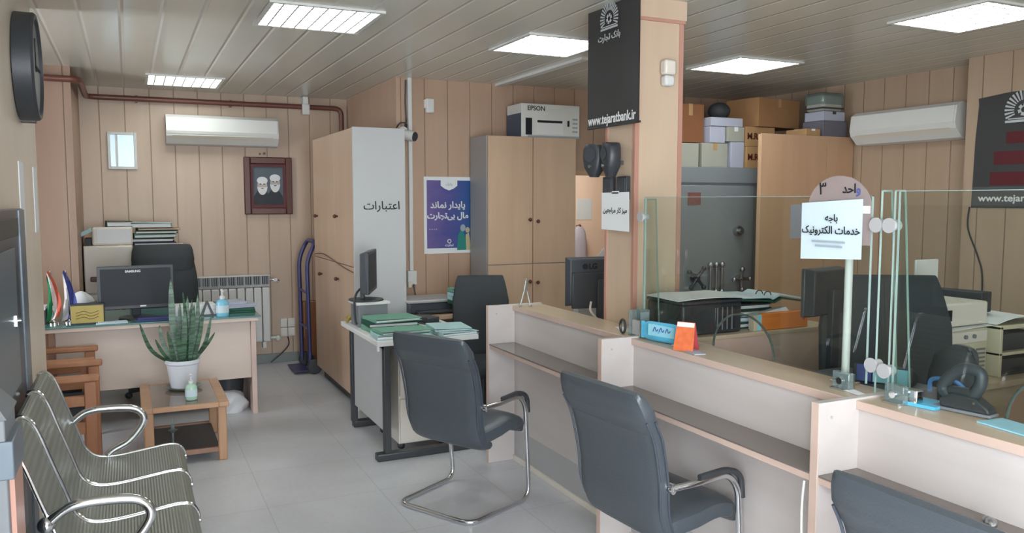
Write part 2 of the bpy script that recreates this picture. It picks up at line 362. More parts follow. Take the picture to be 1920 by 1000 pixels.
# ------------------------------------------------------------------ geometry helpers
class MB:
    """Collects primitives; every face keeps a material slot."""
    def __init__(s): s.v = []; s.f = []; s.m = []; s.slot = 0
    def add(s, vs, fs, slot=None):
        k = len(s.v); s.v += [tuple(v) for v in vs]
        for f in fs:
            s.f.append(tuple(i + k for i in f)); s.m.append(s.slot if slot is None else slot)
        return s
    def box(s, x0, x1, y0, y1, z0, z1, slot=None, mat=None):
        vs = [Vector((x, y, z)) for z in (z0, z1) for y in (y0, y1) for x in (x0, x1)]
        if mat is not None: vs = [mat @ v for v in vs]
        return s.add(vs, [(0, 2, 3, 1), (4, 5, 7, 6), (0, 1, 5, 4), (2, 6, 7, 3), (0, 4, 6, 2), (1, 3, 7, 5)], slot)
    def ring(s, rings, cap=True, closed=False, slot=None):
        n = len(rings[0]); vs = [p for r in rings for p in r]; fs = []
        m = len(rings)
        for i in range(m if closed else m - 1):
            a, b = i * n, ((i + 1) % m) * n
            for j in range(n):
                k = (j + 1) % n
                fs.append((a + j, a + k, b + k, b + j))
        if cap and not closed:
            fs.append(tuple(range(n))[::-1]); fs.append(tuple((m - 1) * n + j for j in range(n)))
        return s.add(vs, fs, slot)
    def cyl(s, p0, p1, r0, r1=None, n=16, slot=None):
        p0, p1 = Vector(p0), Vector(p1); r1 = r0 if r1 is None else r1
        d = (p1 - p0).normalized(); a = d.orthogonal().normalized(); b = d.cross(a)
        rg = [[p + (a * math.cos(t) + b * math.sin(t)) * r for t in (2 * PI * i / n for i in range(n))] for p, r in ((p0, r0), (p1, r1))]
        return s.ring(rg, slot=slot)
    def tube(s, pts, r, n=10, closed=False, slot=None):
        P = [Vector(p) for p in pts]; m = len(P); T = []
        for i in range(m):
            a = P[(i - 1) % m] if closed or i > 0 else P[i]
            b = P[(i + 1) % m] if closed or i < m - 1 else P[i]
            T.append((b - a).normalized())
        u = T[0].orthogonal().normalized(); rg = []
        for i in range(m):
            u = (u - T[i] * u.dot(T[i])).normalized(); w = T[i].cross(u)
            rr = r[i] if isinstance(r, (list, tuple)) else r
            rg.append([P[i] + (u * math.cos(t) + w * math.sin(t)) * rr for t in (2 * PI * k / n for k in range(n))])
        return s.ring(rg, closed=closed, slot=slot)
    def lathe(s, prof, c=(0, 0, 0), n=24, slot=None):
        rg = [[Vector((c[0] + r * math.cos(2 * PI * k / n), c[1] + r * math.sin(2 * PI * k / n), c[2] + z)) for k in range(n)] for r, z in prof]
        return s.ring(rg, slot=slot)
    def prism(s, pts, f0, f1, slot=None):
        """PTS outline in 2-D; f0/f1 map (a, b) to the two faces."""
        n = len(pts); vs = [Vector(f0(*p)) for p in pts] + [Vector(f1(*p)) for p in pts]
        fs = [tuple(range(n))[::-1], tuple(range(n, 2 * n))] + [(i, (i + 1) % n, n + (i + 1) % n, n + i) for i in range(n)]
        return s.add(vs, fs, slot)
    def sphere(s, c, r, n=16, m=10, sc=(1, 1, 1), slot=None):
        rg = []
        for i in range(m + 1):
            t = -PI / 2 + PI * i / m; q = max(math.cos(t), 0.02)
            rg.append([Vector((c[0] + sc[0] * r * q * math.cos(2 * PI * k / n), c[1] + sc[1] * r * q * math.sin(2 * PI * k / n), c[2] + sc[2] * r * math.sin(t))) for k in range(n)])
        return s.ring(rg, slot=slot)
    def text(s, body, size, o, right, up, ext=0.0006, bold=0.0, align='CENTER', slot=None, sx=1.0, fit=None):
        c = bpy.data.curves.new('lettering', 'FONT'); c.body = body; c.size = size; c.align_x = align; c.align_y = 'CENTER'
        c.extrude = ext; c.offset = bold; c.resolution_u = 3
        ob = bpy.data.objects.new('lettering', c); COL.objects.link(ob)
        dg = bpy.context.evaluated_depsgraph_get(); dg.update()
        me = bpy.data.meshes.new_from_object(ob.evaluated_get(dg))
        if fit:
            xs = [v.co.x for v in me.vertices]; sx = fit / (max(xs) - min(xs))
        o, right, up = Vector(o), Vector(right).normalized(), Vector(up).normalized(); nn = right.cross(up)
        s.add([o + right * v.co.x * sx + up * v.co.y + nn * v.co.z for v in me.vertices], [tuple(p.vertices) for p in me.polygons], slot)
        bpy.data.objects.remove(ob); bpy.data.curves.remove(c); bpy.data.meshes.remove(me)
        return s

def obj(name, mb, mats, parent=None, bevel=0.0, sharp=38, seg=2, weld=False):
    me = bpy.data.meshes.new(name)
    me.from_pydata([tuple(v) for v in mb.v], [], mb.f)
    mats = mats if isinstance(mats, (list, tuple)) else [mats]
    for m in mats: me.materials.append(M[m] if isinstance(m, str) else m)
    for p, k in zip(me.polygons, mb.m): p.material_index = min(k, len(mats) - 1)
    bm = bmesh.new(); bm.from_mesh(me)
    if weld: bmesh.ops.remove_doubles(bm, verts=bm.verts, dist=1e-5)
    bmesh.ops.recalc_face_normals(bm, faces=bm.faces)
    bm.to_mesh(me); bm.free()
    me.shade_smooth(); me.set_sharp_from_angle(angle=R(sharp))
    o = bpy.data.objects.new(name, me); COL.objects.link(o)
    if parent is not None: o.parent = parent
    if bevel:
        b = o.modifiers.new('bevel', 'BEVEL'); b.width = bevel; b.segments = seg; b.limit_method = 'ANGLE'; b.angle_limit = R(40)
    return o

def tag(o, label, cat, group=None, kind=None):
    o['label'] = label; o['category'] = cat
    if group: o['group'] = group
    if kind: o['kind'] = kind
    return o

def thing(name, label, cat, loc=(0, 0, 0), rz=0.0, group=None):
    o = bpy.data.objects.new(name, None); COL.objects.link(o)
    o.empty_display_size = 0.1
    o.location = loc; o.rotation_euler = (0, 0, rz)
    return tag(o, label, cat, group)

def single(name, mb, mats, label, cat, loc=(0, 0, 0), rz=0.0, bevel=0.0, group=None, **k):
    o = obj(name, mb, mats, None, bevel, **k); o.location = loc; o.rotation_euler = (0, 0, rz)
    return tag(o, label, cat, group)

def struct(name, mb, mats, parent=None, bevel=0.0):
    o = obj(name, mb, mats, parent, bevel)
    if parent is None: o['kind'] = 'structure'
    return o

def dup(root, loc, rz=0.0, label=None):
    r = root.copy(); COL.objects.link(r); r.location = loc; r.rotation_euler = (0, 0, rz)
    if label: r['label'] = label
    for ch in list(root.children):
        c = ch.copy(); COL.objects.link(c); c.parent = r
        for g in ch.children:
            d = g.copy(); COL.objects.link(d); d.parent = c
    return r

def box(*a, **k): return MB().box(*a, **k)

def fillet(pts, r, n=5):
    """Round the corners of an open polyline."""
    P = [Vector(p) for p in pts]; out = [P[0]]
    for i in range(1, len(P) - 1):
        a, b, c = P[i - 1], P[i], P[i + 1]
        q = min(r, (a - b).length * 0.48, (c - b).length * 0.48)
        s, e = b + (a - b).normalized() * q, b + (c - b).normalized() * q
        for k in range(n + 1):
            t = k / n; out.append(s * (1 - t) ** 2 + b * 2 * t * (1 - t) + e * t * t)
    return out + [P[-1]]

def smooth(pts, n=6):
    """Catmull-Rom through PTS."""
    P = [Vector(p) for p in pts]; out = []
    for i in range(len(P) - 1):
        p0, p1, p2, p3 = P[max(i - 1, 0)], P[i], P[i + 1], P[min(i + 2, len(P) - 1)]
        for k in range(n):
            t = k / n
            out.append(0.5 * ((2 * p1) + (p2 - p0) * t + (2 * p0 - 5 * p1 + 4 * p2 - p3) * t * t + (3 * p1 - p0 - 3 * p2 + p3) * t ** 3))
    return out + [P[-1]]

def pad(path, widths, thicks, n=20, e=3.0, slot=None, mb=None):
    """Upholstered shell: PATH = (y, z) centre line, swept with superellipse sections across x; ends rounded."""
    C = smooth([(0, y, z) for y, z in path], 5); m = len(C)
    def at(tab, t):
        x = t * (len(tab) - 1); i = min(int(x), len(tab) - 2); return tab[i] + (tab[i + 1] - tab[i]) * (x - i)
    rings = []
    def section(p, tan, w, th):
        nr = Vector((0, -tan.z, tan.y)).normalized(); r = []
        for k in range(n):
            a = 2 * PI * k / n; ca, sa = math.cos(a), math.sin(a)
            r.append(p + Vector((1, 0, 0)) * (w * math.copysign(abs(ca) ** (2 / e), ca)) + nr * (th * math.copysign(abs(sa) ** (2 / e), sa)))
        return r
    for i in range(m):
        tan = (C[min(i + 1, m - 1)] - C[max(i - 1, 0)]).normalized(); t = i / (m - 1)
        w, th = at(widths, t), at(thicks, t)
        if i == 0:
            for q, sft in ((0.35, 0.85), (0.75, 0.5)): rings.append(section(C[0] - tan * th * sft, tan, w - th * (1 - q) * 0.6, th * q))
        rings.append(section(C[i], tan, w, th))
        if i == m - 1:
            for q, sft in ((0.75, 0.5), (0.35, 0.85)): rings.append(section(C[i] + tan * th * sft, tan, w - th * (1 - q) * 0.6, th * q))
    return (mb or MB()).ring(rings, slot=slot)

# Persian lettering: joined letter forms in display order
_F = {'ا': (0xFE8D, 0xFE8E), 'د': (0xFEA9, 0xFEAA), 'ر': (0xFEAD, 0xFEAE), 'ز': (0xFEAF, 0xFEB0), 'و': (0xFEED, 0xFEEE)}
for ch, b0 in {'ب': 0xFE8F, 'پ': 0xFB56, 'ت': 0xFE95, 'ج': 0xFE9D, 'ح': 0xFEA1, 'خ': 0xFEA5, 'ع': 0xFEC9, 'ک': 0xFB8E, 'ل': 0xFEDD, 'م': 0xFEE1, 'ن': 0xFEE5, 'ه': 0xFEE9, 'ی': 0xFBFC, 'ش': 0xFEB5}.items():
    _F[ch] = (b0, b0 + 1, b0 + 2, b0 + 3)
def fa(s):
    out = []
    for w in s.split(' '):
        r = ''; n = len(w)
        for i, ch in enumerate(w):
            if ch == '\u200c': continue
            f = _F.get(ch)
            if not f: r += ch; continue
            pj = i > 0 and len(_F.get(w[i - 1], ())) == 4
            nj = i < n - 1 and w[i + 1] in _F
            r += chr((f[1] if pj else f[0]) if len(f) == 2 else f[3] if pj and nj else f[1] if pj else f[2] if nj else f[0])
        out.append(r[::-1])
    return ' '.join(out[::-1])

# ------------------------------------------------------------------ the room
H = 2.6
struct('floor', box(-3, 6.2, -1.4, 8.6, -0.1, 0), 'floor')
struct('ceiling', box(-3, 6.2, -1.4, 8.6, H, H + 0.1), 'ceiling')
struct('wall_back', box(-0.45, 2.2, 8.05, 8.25, 0, H), 'wall')
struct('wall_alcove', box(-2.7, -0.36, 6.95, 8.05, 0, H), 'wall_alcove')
struct('wall_left', box(-0.63, -0.43, 2.05, 4.95, 0, H), 'wall_light')
w = MB()
w.box(-2.7, -2.5, 4.95, 6.95, 0, 0.3); w.box(-2.7, -2.5, 4.95, 6.95, 2.4, H); w.box(-2.7, -2.5, 4.95, 5.0, 0.3, 2.4); w.box(-2.7, -2.5, 5.8, 6.95, 0.3, 2.4)
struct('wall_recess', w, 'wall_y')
struct('wall_recess_return', box(-2.7, -0.63, 4.75, 4.95, 0, H), 'wall')
wf = MB()
for y0, y1, z0, z1 in ((5.06, 5.74, 0.3, 0.36), (5.06, 5.74, 2.34, 2.4), (5.0, 5.06, 0.3, 2.4), (5.74, 5.8, 0.3, 2.4), (5.37, 5.43, 0.36, 2.34), (5.06, 5.37, 1.22, 1.26), (5.43, 5.74, 1.22, 1.26)):
    wf.box(-2.66, -2.56, y0, y1, z0, z1)
struct('window_1', wf, 'dark')
# middle wall with the doorway behind the column
w = MB(); w.box(2.01, 3.45, 6.4, 8.05, 0, H); w.box(3.45, 4.3, 6.4, 6.6, 1.83, H); w.box(4.3, 6.0, 6.4, 6.6, 0, H)
struct('wall_middle', w, 'wall_mid')
struct('wall_back_office', box(3.45, 6.2, 8.05, 8.25, 0, H), 'wall_light')
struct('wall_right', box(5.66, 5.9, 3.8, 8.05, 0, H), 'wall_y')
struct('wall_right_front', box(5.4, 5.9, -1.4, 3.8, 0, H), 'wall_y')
d = MB(); d.box(3.41, 3.45, 6.37, 6.4, 0, 1.83); d.box(3.41, 4.3, 6.37, 6.4, 1.83, 1.87)
struct('trim_1', d, 'cab_dark')
# storefront behind the camera: sill, head and mullions around open daylight
w = MB(); w.box(-0.63, 5.6, -1.3, -1.2, 0, 0.3); w.box(-0.63, 5.6, -1.3, -1.2, 2.4, H); w.box(1.3, 5.6, -1.3, -1.2, 0.3, 2.4); w.box(-0.63, -0.5, -1.3, -1.2, 0.3, 2.4)
struct('wall_front', w, 'wall_light')
w = MB()
for x in (-0.5, 0.37, 1.22): w.box(x, x + 0.08, -1.3, -1.2, 0.3, 2.4)
w.box(-0.5, 1.3, -1.3, -1.2, 0.3, 0.38); w.box(-0.5, 1.3, -1.3, -1.2, 2.32, 2.4)
struct('window_2', w, 'dark')
# glazed entrance front left of the camera
struct('wall_left_front', box(-0.63, -0.43, 0.1, 2.05, 0, H), 'wall_light')
w = MB()
for y in (-1.2, -0.55, 0.02): w.box(-0.6, -0.52, y, y + 0.08, 0, H)
w.box(-0.6, -0.52, -1.2, 0.1, 0, 0.1); w.box(-0.6, -0.52, -1.2, 0.1, 2.5, H)
struct('window_3', w, 'dark')
# column
w = MB(); w.box(2.3, 2.58, 3.38, 3.645, 0, H)
struct('column', w, 'column')
w = MB()
for x, y in ((2.295, 3.375), (2.295, 3.63), (2.56, 3.375)):
    w.box(x, x + 0.025, y, y + 0.02, 0, H)
struct('trim_2', w, 'column_edge')
struct('trim_3', box(2.288, 2.592, 3.368, 3.657, 2.49, 2.505), 'column_edge')
struct('trim_4', box(2.285, 2.595, 3.365, 3.66, 2.505, H), 'column')
# skirting
struct('baseboard_back', box(-0.36, 2.06, 8.03, 8.05, 0, 0.09), 'baseboard')
struct('baseboard_middle', box(1.99, 2.01, 6.4, 8.03, 0, 0.09), 'baseboard')

# ------------------------------------------------------------------ ceiling lamps
def lamp(x, y, label):
    t = thing('ceiling_lamp', label, 'ceiling light', (x, y, H), 0, 'recessed square ceiling lamps')
    a = 0.3
    f = MB()
    for s in (-1, 1):
        f.box(-a, a, min(s * a, s * (a - 0.025)), max(s * a, s * (a - 0.025)), -0.012, 0)
        f.box(min(s * a, s * (a - 0.025)), max(s * a, s * (a - 0.025)), -a + 0.025, a - 0.025, -0.012, 0)
    obj('frame', f, 'lamp_frame', t)
    obj('diffuser', box(-a + 0.025, a - 0.025, -a + 0.025, a - 0.025, -0.004, -0.001), 'lamp', t)
    g = MB()
    for k in range(1, 8):
        q = -a + 0.075 * k
        g.box(q - 0.0045, q + 0.0045, -a + 0.025, a - 0.025, -0.011, -0.004)
        g.box(-a + 0.025, a - 0.025, q - 0.0045, q + 0.0045, -0.011, -0.004)
    obj('louvre', g, 'lamp_frame', t)
lamp(0.975, 4.52, 'square grid ceiling lamp above the gap between bench and front leather chairs, largest in view')
lamp(2.5, 4.66, 'square ceiling lamp left of the column, half behind the hanging black banner')
lamp(4.17, 4.72, 'square ceiling lamp right of the column, near the stacked cartons')
lamp(0.46, 7.36, 'far square ceiling lamp before the back wall, above the white air conditioner')
lamp(4.2, 2.95, 'square ceiling lamp at the top right edge, nearest to the right wall banner')

# ------------------------------------------------------------------ pipes, cables and small wall fittings
p = fillet([(-2.45, 6.9, 2.5), (-0.3, 6.9, 2.5), (-0.3, 7.98, 2.5), (1.94, 7.98, 2.5), (1.94, 7.98, 0.1)], 0.07)
t = thing('heating_pipe', 'maroon painted pipe under the ceiling along the back wall', 'pipe', (0, 0, 0))
obj('pipe', MB().tube(p, 0.024, 12), 'brown_steel', t)
c = MB()
for x, y in ((0.1, 7.98), (0.9, 7.98)): c.box(x - 0.01, x + 0.01, y, 8.05, 2.47, 2.53)
obj('pipe_clip', c, 'brown_steel', t)
t = thing('motion_sensor', 'white motion sensor under the ceiling in front of the maroon pipe', 'sensor', (1.58, 7.96, 2.52))
obj('body', box(-0.035, 0.035, -0.07, -0.03, -0.1, 0.0), 'white', t, 0.008)
obj('bracket', box(-0.025, 0.025, -0.05, 0.09, -0.005, 0.075), 'white', t, 0.004)
t = thing('motion_sensor', 'white motion sensor high on the middle wall above the blue poster', 'sensor', (2.29, 6.4, 2.38))
obj('body', box(-0.035, 0.035, -0.05, -0.005, -0.06, 0.06), 'white', t, 0.01)
obj('bracket', box(-0.045, -0.015, -0.03, 0.0, -0.02, 0.05), 'cream', t, 0.004)
t = thing('motion_sensor', 'cream motion sensor on the front of the column', 'sensor', (2.47, 3.375, 2.225))
obj('body', box(-0.035, 0.035, -0.055, -0.003, -0.0, 0.075), 'cream', t, 0.012)
obj('lens', box(-0.03, 0.03, -0.05, -0.003, -0.055, -0.002), 'white', t, 0.012)
t = thing('cable_trunking', 'white cable trunking running down the middle wall beside the blue poster', 'trunking', (2.12, 6.385, 0.95))
obj('channel', box(-0.016, 0.016, -0.014, 0.014, 0.06, 1.65), 'white', t, 0.003)
obj('junction_box', box(-0.04, 0.04, -0.03, 0.014, -0.06, 0.06), 'white', t, 0.006)
obj('switch_plug', box(-0.045, -0.01, -0.05, -0.03, -0.08, -0.03), 'cream', t, 0.006)
single('power_cord', MB().tube(smooth([(2.13, 6.36, 0.9), (2.14, 6.34, 0.8), (2.15, 6.3, 0.75), (2.15, 6.25, 0.738)], 6), 0.006, 8), 'black', 'black cord hanging from the white socket box on the middle wall', 'cord')
single('camera_cable', MB().tube(smooth([(2.09, 6.39, 2.58), (2.085, 6.39, 2.4), (2.09, 6.39, 2.25), (2.07, 6.36, 2.2)], 6), 0.007, 8), 'black', 'thin black cable beside the white trunking, ceiling to surveillance camera', 'cord')
t = thing('surveillance_camera', 'white bullet camera with black lens face at the top of the white cabinet side', 'camera', (2.055, 6.4, 2.14))
obj('mount', MB().cyl((0, 0, 0.02), (0, -0.04, 0.02), 0.04).cyl((0, -0.04, 0.02), (0.02, -0.09, 0.0), 0.018), 'white', t)
obj('housing', MB().cyl((-0.06, -0.06, 0.0), (0.05, -0.17, -0.03), 0.042, 0.042, 20), 'white', t, 0.004)
obj('lens', MB().cyl((0.05, -0.17, -0.03), (0.056, -0.178, -0.032), 0.04, 0.036, 20), 'black', t)
obj('cable', MB().tube(smooth([(-0.05, -0.02, 0.05), (-0.03, -0.06, 0.085), (0.02, -0.06, 0.08), (0.03, -0.02, 0.04)], 6), 0.006, 8), 'black', t)
single('cable_trunking', MB().box(-0.03, 0.03, 0, 1.65, -0.02, 0), 'white', 'white cable trunking across the ceiling left of the column', 'trunking', (2.93, 4.93, H))

def air_con(name, label, loc, rz, w, h):
    """Wall unit; its back is at y = 0 and its front looks to -y."""
    t = thing(name, label, 'air conditioner', loc, rz, 'white wall air conditioners')
    prof = [(0, 0), (0, h), (-0.14, h), (-0.19, h - 0.03), (-0.205, h * 0.45), (-0.19, h * 0.28), (-0.12, 0.01), (-0.08, 0)]
    obj('housing', MB().prism(prof, lambda a, b: (-w / 2, a, b), lambda a, b: (w / 2, a, b)), 'white', t, 0.0, sharp=8)
    q = [(-0.203, h * 0.36), (-0.213, h * 0.45), (-0.2, h - 0.03), (-0.188, h - 0.03), (-0.2, h * 0.46)]
    obj('front_panel', MB().prism(q, lambda a, b: (-w / 2 + 0.012, a, b), lambda a, b: (w / 2 - 0.012, a, b)), 'white', t, sharp=8)
    q = [(-0.198, h * 0.30), (-0.14, 0.03), (-0.128, 0.02), (-0.185, h * 0.29)]
    obj('air_flap', MB().prism(q, lambda a, b: (-w / 2 + 0.05, a, b), lambda a, b: (w / 2 - 0.05, a, b)), 'cream', t)
    return t
air_con('air_conditioner', 'white air conditioner on the back wall above the framed portrait', (0.82, 8.05, 2.1), 0, 0.98, 0.27)
air_con('air_conditioner', 'white air conditioner on the right wall beside the hanging banner', (5.66, 4.4, 2.05), R(-90), 0.95, 0.27)
single('drain_holes', MB().cyl((-0.02, 0, 0), (-0.02, -0.02, 0), 0.01, n=10).cyl((0.02, 0, 0.005), (0.02, -0.02, 0.005), 0.012, n=10), 'brown_steel', 'small dark pipe stubs under the back wall air conditioner', 'pipe', (1.18, 8.05, 2.04))

# ------------------------------------------------------------------ things on the left and back walls
t = thing('clock', 'large round black clock seen edge on, high on the left wall', 'clock', (-0.43, 4.27, 2.2))
pr = MB()
rg = [[Vector((x, r * math.cos(a), r * math.sin(a))) for a in (2 * PI * k / 48 for k in range(48))] for x, r in ((0.0, 0.225), (0.005, 0.24), (0.075, 0.24), (0.085, 0.232), (0.085, 0.215), (0.07, 0.21))]
obj('rim', pr.ring(rg), 'black', t)
obj('dial', MB().cyl((0.068, 0, 0), (0.072, 0, 0), 0.21, n=40), 'mid', t)
obj('hand', MB().box(0.073, 0.076, -0.006, 0.006, -0.02, 0.13), 'ink', t)
obj('hand', MB().box(0.076, 0.079, -0.02, 0.16, -0.005, 0.005), 'ink', t)
obj('hook_bracket', MB().box(0.0, 0.06, 0.0, 0.09, -0.245, -0.2), 'black', t)
single('paper_notice', box(0, 0.004, -0.08, 0.08, -0.17, 0.17), 'paper', 'white paper notice on the left wall, the nearer of the pair', 'notice', (-0.43, 4.2, 1.6))
single('paper_notice', box(0, 0.004, -0.07, 0.07, -0.165, 0.165), 'paper', 'white paper notice at the far end of the left wall', 'notice', (-0.43, 4.78, 1.6))
# slate cabinet on the left wall
t = thing('kiosk_cabinet', 'dark slate steel kiosk cabinet at the left edge, against the left wall', 'cabinet', (-0.43, 3.25, 0))
obj('body', box(0, 0.03, -0.75, 0.66, 0, 1.565), 'kiosk', t, 0.004)
obj('edge_strip', box(0.028, 0.036, 0.5, 0.66, 0, 1.56), 'kiosk_lt', t, 0.002)
obj('panel', box(0.03, 0.036, -0.35, 0.3, 0.9, 1.42), 'kiosk_lt', t, 0.002)
obj('panel', box(0.03, 0.036, -0.35, 0.3, 0.35, 0.8), 'kiosk_lt', t, 0.002)
obj('top_rail', box(0.03, 0.036, -0.75, 0.44, 1.46, 1.53), 'black', t, 0.002)
l = MB().cyl((0.036, 0.22, 1.15), (0.055, 0.22, 1.15), 0.011, n=14).box(0.036, 0.042, 0.205, 0.235, 1.13, 1.17)
obj('lock', l, 'chrome', t)
t = thing('queue_pedestal', 'grey pedestal with pyramid top at the lower left corner, before the bench', 'pedestal', (-0.362, 2.2, 0))
obj('column_body', box(-0.09, 0.09, -0.09, 0.09, 0, 1.1), 'mid', t, 0.004)
obj('pyramid_top', MB().add([(-0.095, -0.095, 1.1), (0.095, -0.095, 1.1), (0.095, 0.095, 1.1), (-0.095, 0.095, 1.1), (0.0, 0.0, 1.24)], [(0, 1, 2, 3), (0, 1, 4), (1, 2, 4), (2, 3, 4), (3, 0, 4)]), 'mid', t, sharp=10)
obj('wood_panel', box(0.09, 0.1, -0.06, 0.09, 0.0, 0.98), 'column_edge', t)
obj('grey_band', box(-0.095, 0.105, -0.095, 0.095, 0.96, 1.05), 'kiosk_lt', t, 0.003)

t = thing('mirror', 'small white framed mirror on the back wall left of the air conditioner', 'mirror', (-0.03, 8.05, 2.04))
f = MB()
for s in (-1, 1):
    f.box(min(s * 0.118, s * 0.095), max(s * 0.118, s * 0.095), -0.02, 0, -0.165, 0.165); f.box(-0.095, 0.095, -0.02, 0, min(s * 0.165, s * 0.142), max(s * 0.165, s * 0.142))
obj('frame', f, 'white', t, 0.003)
obj('glass', box(-0.095, 0.095, -0.008, -0.002, -0.142, 0.142), 'mirror', t)
obj('divider', box(-0.055, -0.035, -0.012, -0.006, -0.142, 0.142), 'white', t)

t = thing('framed_portrait', 'mahogany framed double portrait of two white bearded men on the back wall', 'picture', (1.23, 8.05, 1.735))
f = MB()
for s in (-1, 1):
    f.box(min(s * 0.225, s * 0.165), max(s * 0.225, s * 0.165), -0.035, 0, -0.275, 0.275); f.box(-0.165, 0.165, -0.035, 0, min(s * 0.275, s * 0.21), max(s * 0.275, s * 0.21))
obj('frame', f, 'frame_wood', t, 0.008)
f = MB()
for s in (-1, 1):
    f.box(min(s * 0.167, s * 0.14), max(s * 0.167, s * 0.14), -0.02, -0.004, -0.21, 0.21); f.box(-0.14, 0.14, -0.02, -0.004, min(s * 0.212, s * 0.18), max(s * 0.212, s * 0.18))
obj('mount', f, plain('maroon_mount', '#5b2a2f', 0.6), t)
obj('print', box(-0.142, 0.142, -0.006, -0.002, -0.185, 0.185), 'photo_bg', t)
def ell(mb, cx, cz, rx, rz_, y, slot, n=24, a0=0, a1=2 * PI):
    pts = [(cx + rx * math.cos(a0 + (a1 - a0) * k / n), cz + rz_ * math.sin(a0 + (a1 - a0) * k / n)) for k in range(n)]
    mb.prism(pts, lambda a, b: (a, y, b), lambda a, b: (a, y - 0.0012, b), slot)
for nm, cx, cz, hat in (('printed_figure', 0.065, 0.03, 1), ('printed_figure', -0.055, 0.005, 1)):
    g = MB()
    yy = -0.0062 if cx > 0 else -0.0075
    g.prism([(cx - 0.085, -0.185), (cx + 0.075, -0.185), (cx + 0.07, -0.1), (cx + 0.03, -0.04), (cx - 0.04, -0.04), (cx - 0.08, -0.1)], lambda a, b: (a, yy, b), lambda a, b: (a, yy - 0.001, b), 0)
    ell(g, cx, cz, 0.046, 0.06, yy - 0.001, 1)
    g.prism([(cx + 0.047 * math.cos(a), cz - 0.012 + 0.08 * math.sin(a)) for a in (PI + PI * q / 16 for q in range(17))] + [(cx + 0.03, cz - 0.02), (cx, cz - 0.015), (cx - 0.03, cz - 0.02)], lambda a, b: (a, yy - 0.001, b), lambda a, b: (a, yy - 0.0026, b), 2)
    ell(g, cx, cz + 0.046, 0.05, 0.036, yy - 0.0025, 4)
    for s in (-0.017, 0.017): ell(g, cx + s, cz + 0.012, 0.009, 0.005, yy - 0.003, 3)
    ell(g, cx, cz - 0.028, 0.014, 0.004, yy - 0.0045, 3); ell(g, cx, cz - 0.006, 0.007, 0.011, yy - 0.003, 1)
    obj(nm, g, ['photo_dark', 'skin', 'ink_white', 'photo_dark', 'paper'], t)

# radiator
t = thing('radiator', 'white sectional radiator on the back wall beside the manager desk', 'radiator', (0.86, 7.98, 0.23))
for k in range(9):
    x = -0.34 + k * 0.0765
    obj('section', box(x + 0.003, x + 0.073, -0.045, 0.045, 0, 0.53), 'white', t, 0.012)
g = MB()
for k in range(9):
    x = -0.34 + k * 0.0765
    for q in (0.018, 0.038, 0.058): g.box(x + q - 0.007, x + q + 0.007, -0.044, 0.044, 0.56, 0.64)
obj('grille', g, 'mid', t)
obj('top_cover', box(-0.345, 0.352, -0.045, 0.045, 0.64, 0.652), 'white', t, 0.003)
obj('rear_panel', box(-0.345, 0.352, 0.03, 0.045, 0.53, 0.64), 'white', t)
obj('valve', MB().cyl((0.35, 0, 0.6), (0.4, 0, 0.6), 0.014).cyl((0.4, -0.03, 0.6), (0.4, 0.03, 0.6), 0.02).cyl((0.4, 0, 0.6), (0.44, 0, 0.58), 0.016), 'chrome', t)
obj('valve', MB().cyl((0.35, 0, 0.03), (0.4, 0, 0.03), 0.014).sphere((0.42, 0, 0.02), 0.028), 'white', t)
obj('feet', MB().box(-0.3, -0.27, -0.04, 0.06, -0.06, 0.0).box(0.27, 0.3, -0.04, 0.06, -0.06, 0.0), 'white', t)
for k, (dx, dz, lb) in enumerate(((0, 0.42, 'upper left'), (0.072, 0.42, 'upper right'), (0, 0.33, 'lower left'), (0.072, 0.33, 'lower right'))):
    t = thing('wall_socket', f'white socket low on the back wall, {lb} of the block of four', 'socket', (1.345 + dx, 8.05, dz - 0.03), 0, 'sockets low on the back wall')
    obj('plate', box(-0.034, 0.034, -0.03, 0, -0.043, 0.043), 'white', t, 0.004)
    obj('cover', box(-0.026, 0.026, -0.036, -0.03, -0.03, 0.03), 'cream', t, 0.003)
single('socket_cable', MB().tube(smooth([(1.38, 8.03, 0.25), (1.385, 8.02, 0.17), (1.3, 7.95, 0.1), (1.2, 7.95, 0.02)], 5), 0.006, 8), 'black', 'short black cable under the wall sockets', 'cord')

# cardboard box and hand truck beside the tall cabinet
t = thing('cardboard_box', 'tall brown cardboard box on the floor behind the blue hand truck', 'box', (1.72, 7.9, 0))
obj('carton', box(-0.2, 0.2, -0.13, 0.12, 0, 0.6), 'cardboard_br', t, 0.004)
obj('tape', box(-0.201, 0.201, -0.02, 0.02, 0.25, 0.603), 'cardboard_lt', t)
t = thing('hand_truck', 'indigo blue steel hand truck leaning beside the tall beech cabinet', 'hand truck', (1.48, 7.55, 0))
obj('frame', MB().tube(fillet([(-0.02, 0.19, 0.06), (-0.03, 0.19, 1.05), (0.05, 0.19, 1.22), (0.05, -0.19, 1.22), (-0.03, -0.19, 1.05), (-0.02, -0.19, 0.06)], 0.12), 0.019, 12), 'dollyblue', t)
obj('cross_bar', MB().cyl((-0.03, -0.19, 0.75), (-0.03, 0.19, 0.75), 0.012).cyl((-0.03, -0.19, 0.42), (-0.03, 0.19, 0.42), 0.012), 'dollyblue', t)
obj('toe_plate', box(-0.16, -0.02, -0.18, 0.18, 0.025, 0.033), 'dollyblue', t)
for s in (-1, 1):
    obj('wheel', MB().cyl((0.02, s * 0.2 - 0.02, 0.07), (0.02, s * 0.2 + 0.02, 0.07), 0.07, n=24), 'black', t, 0.01)

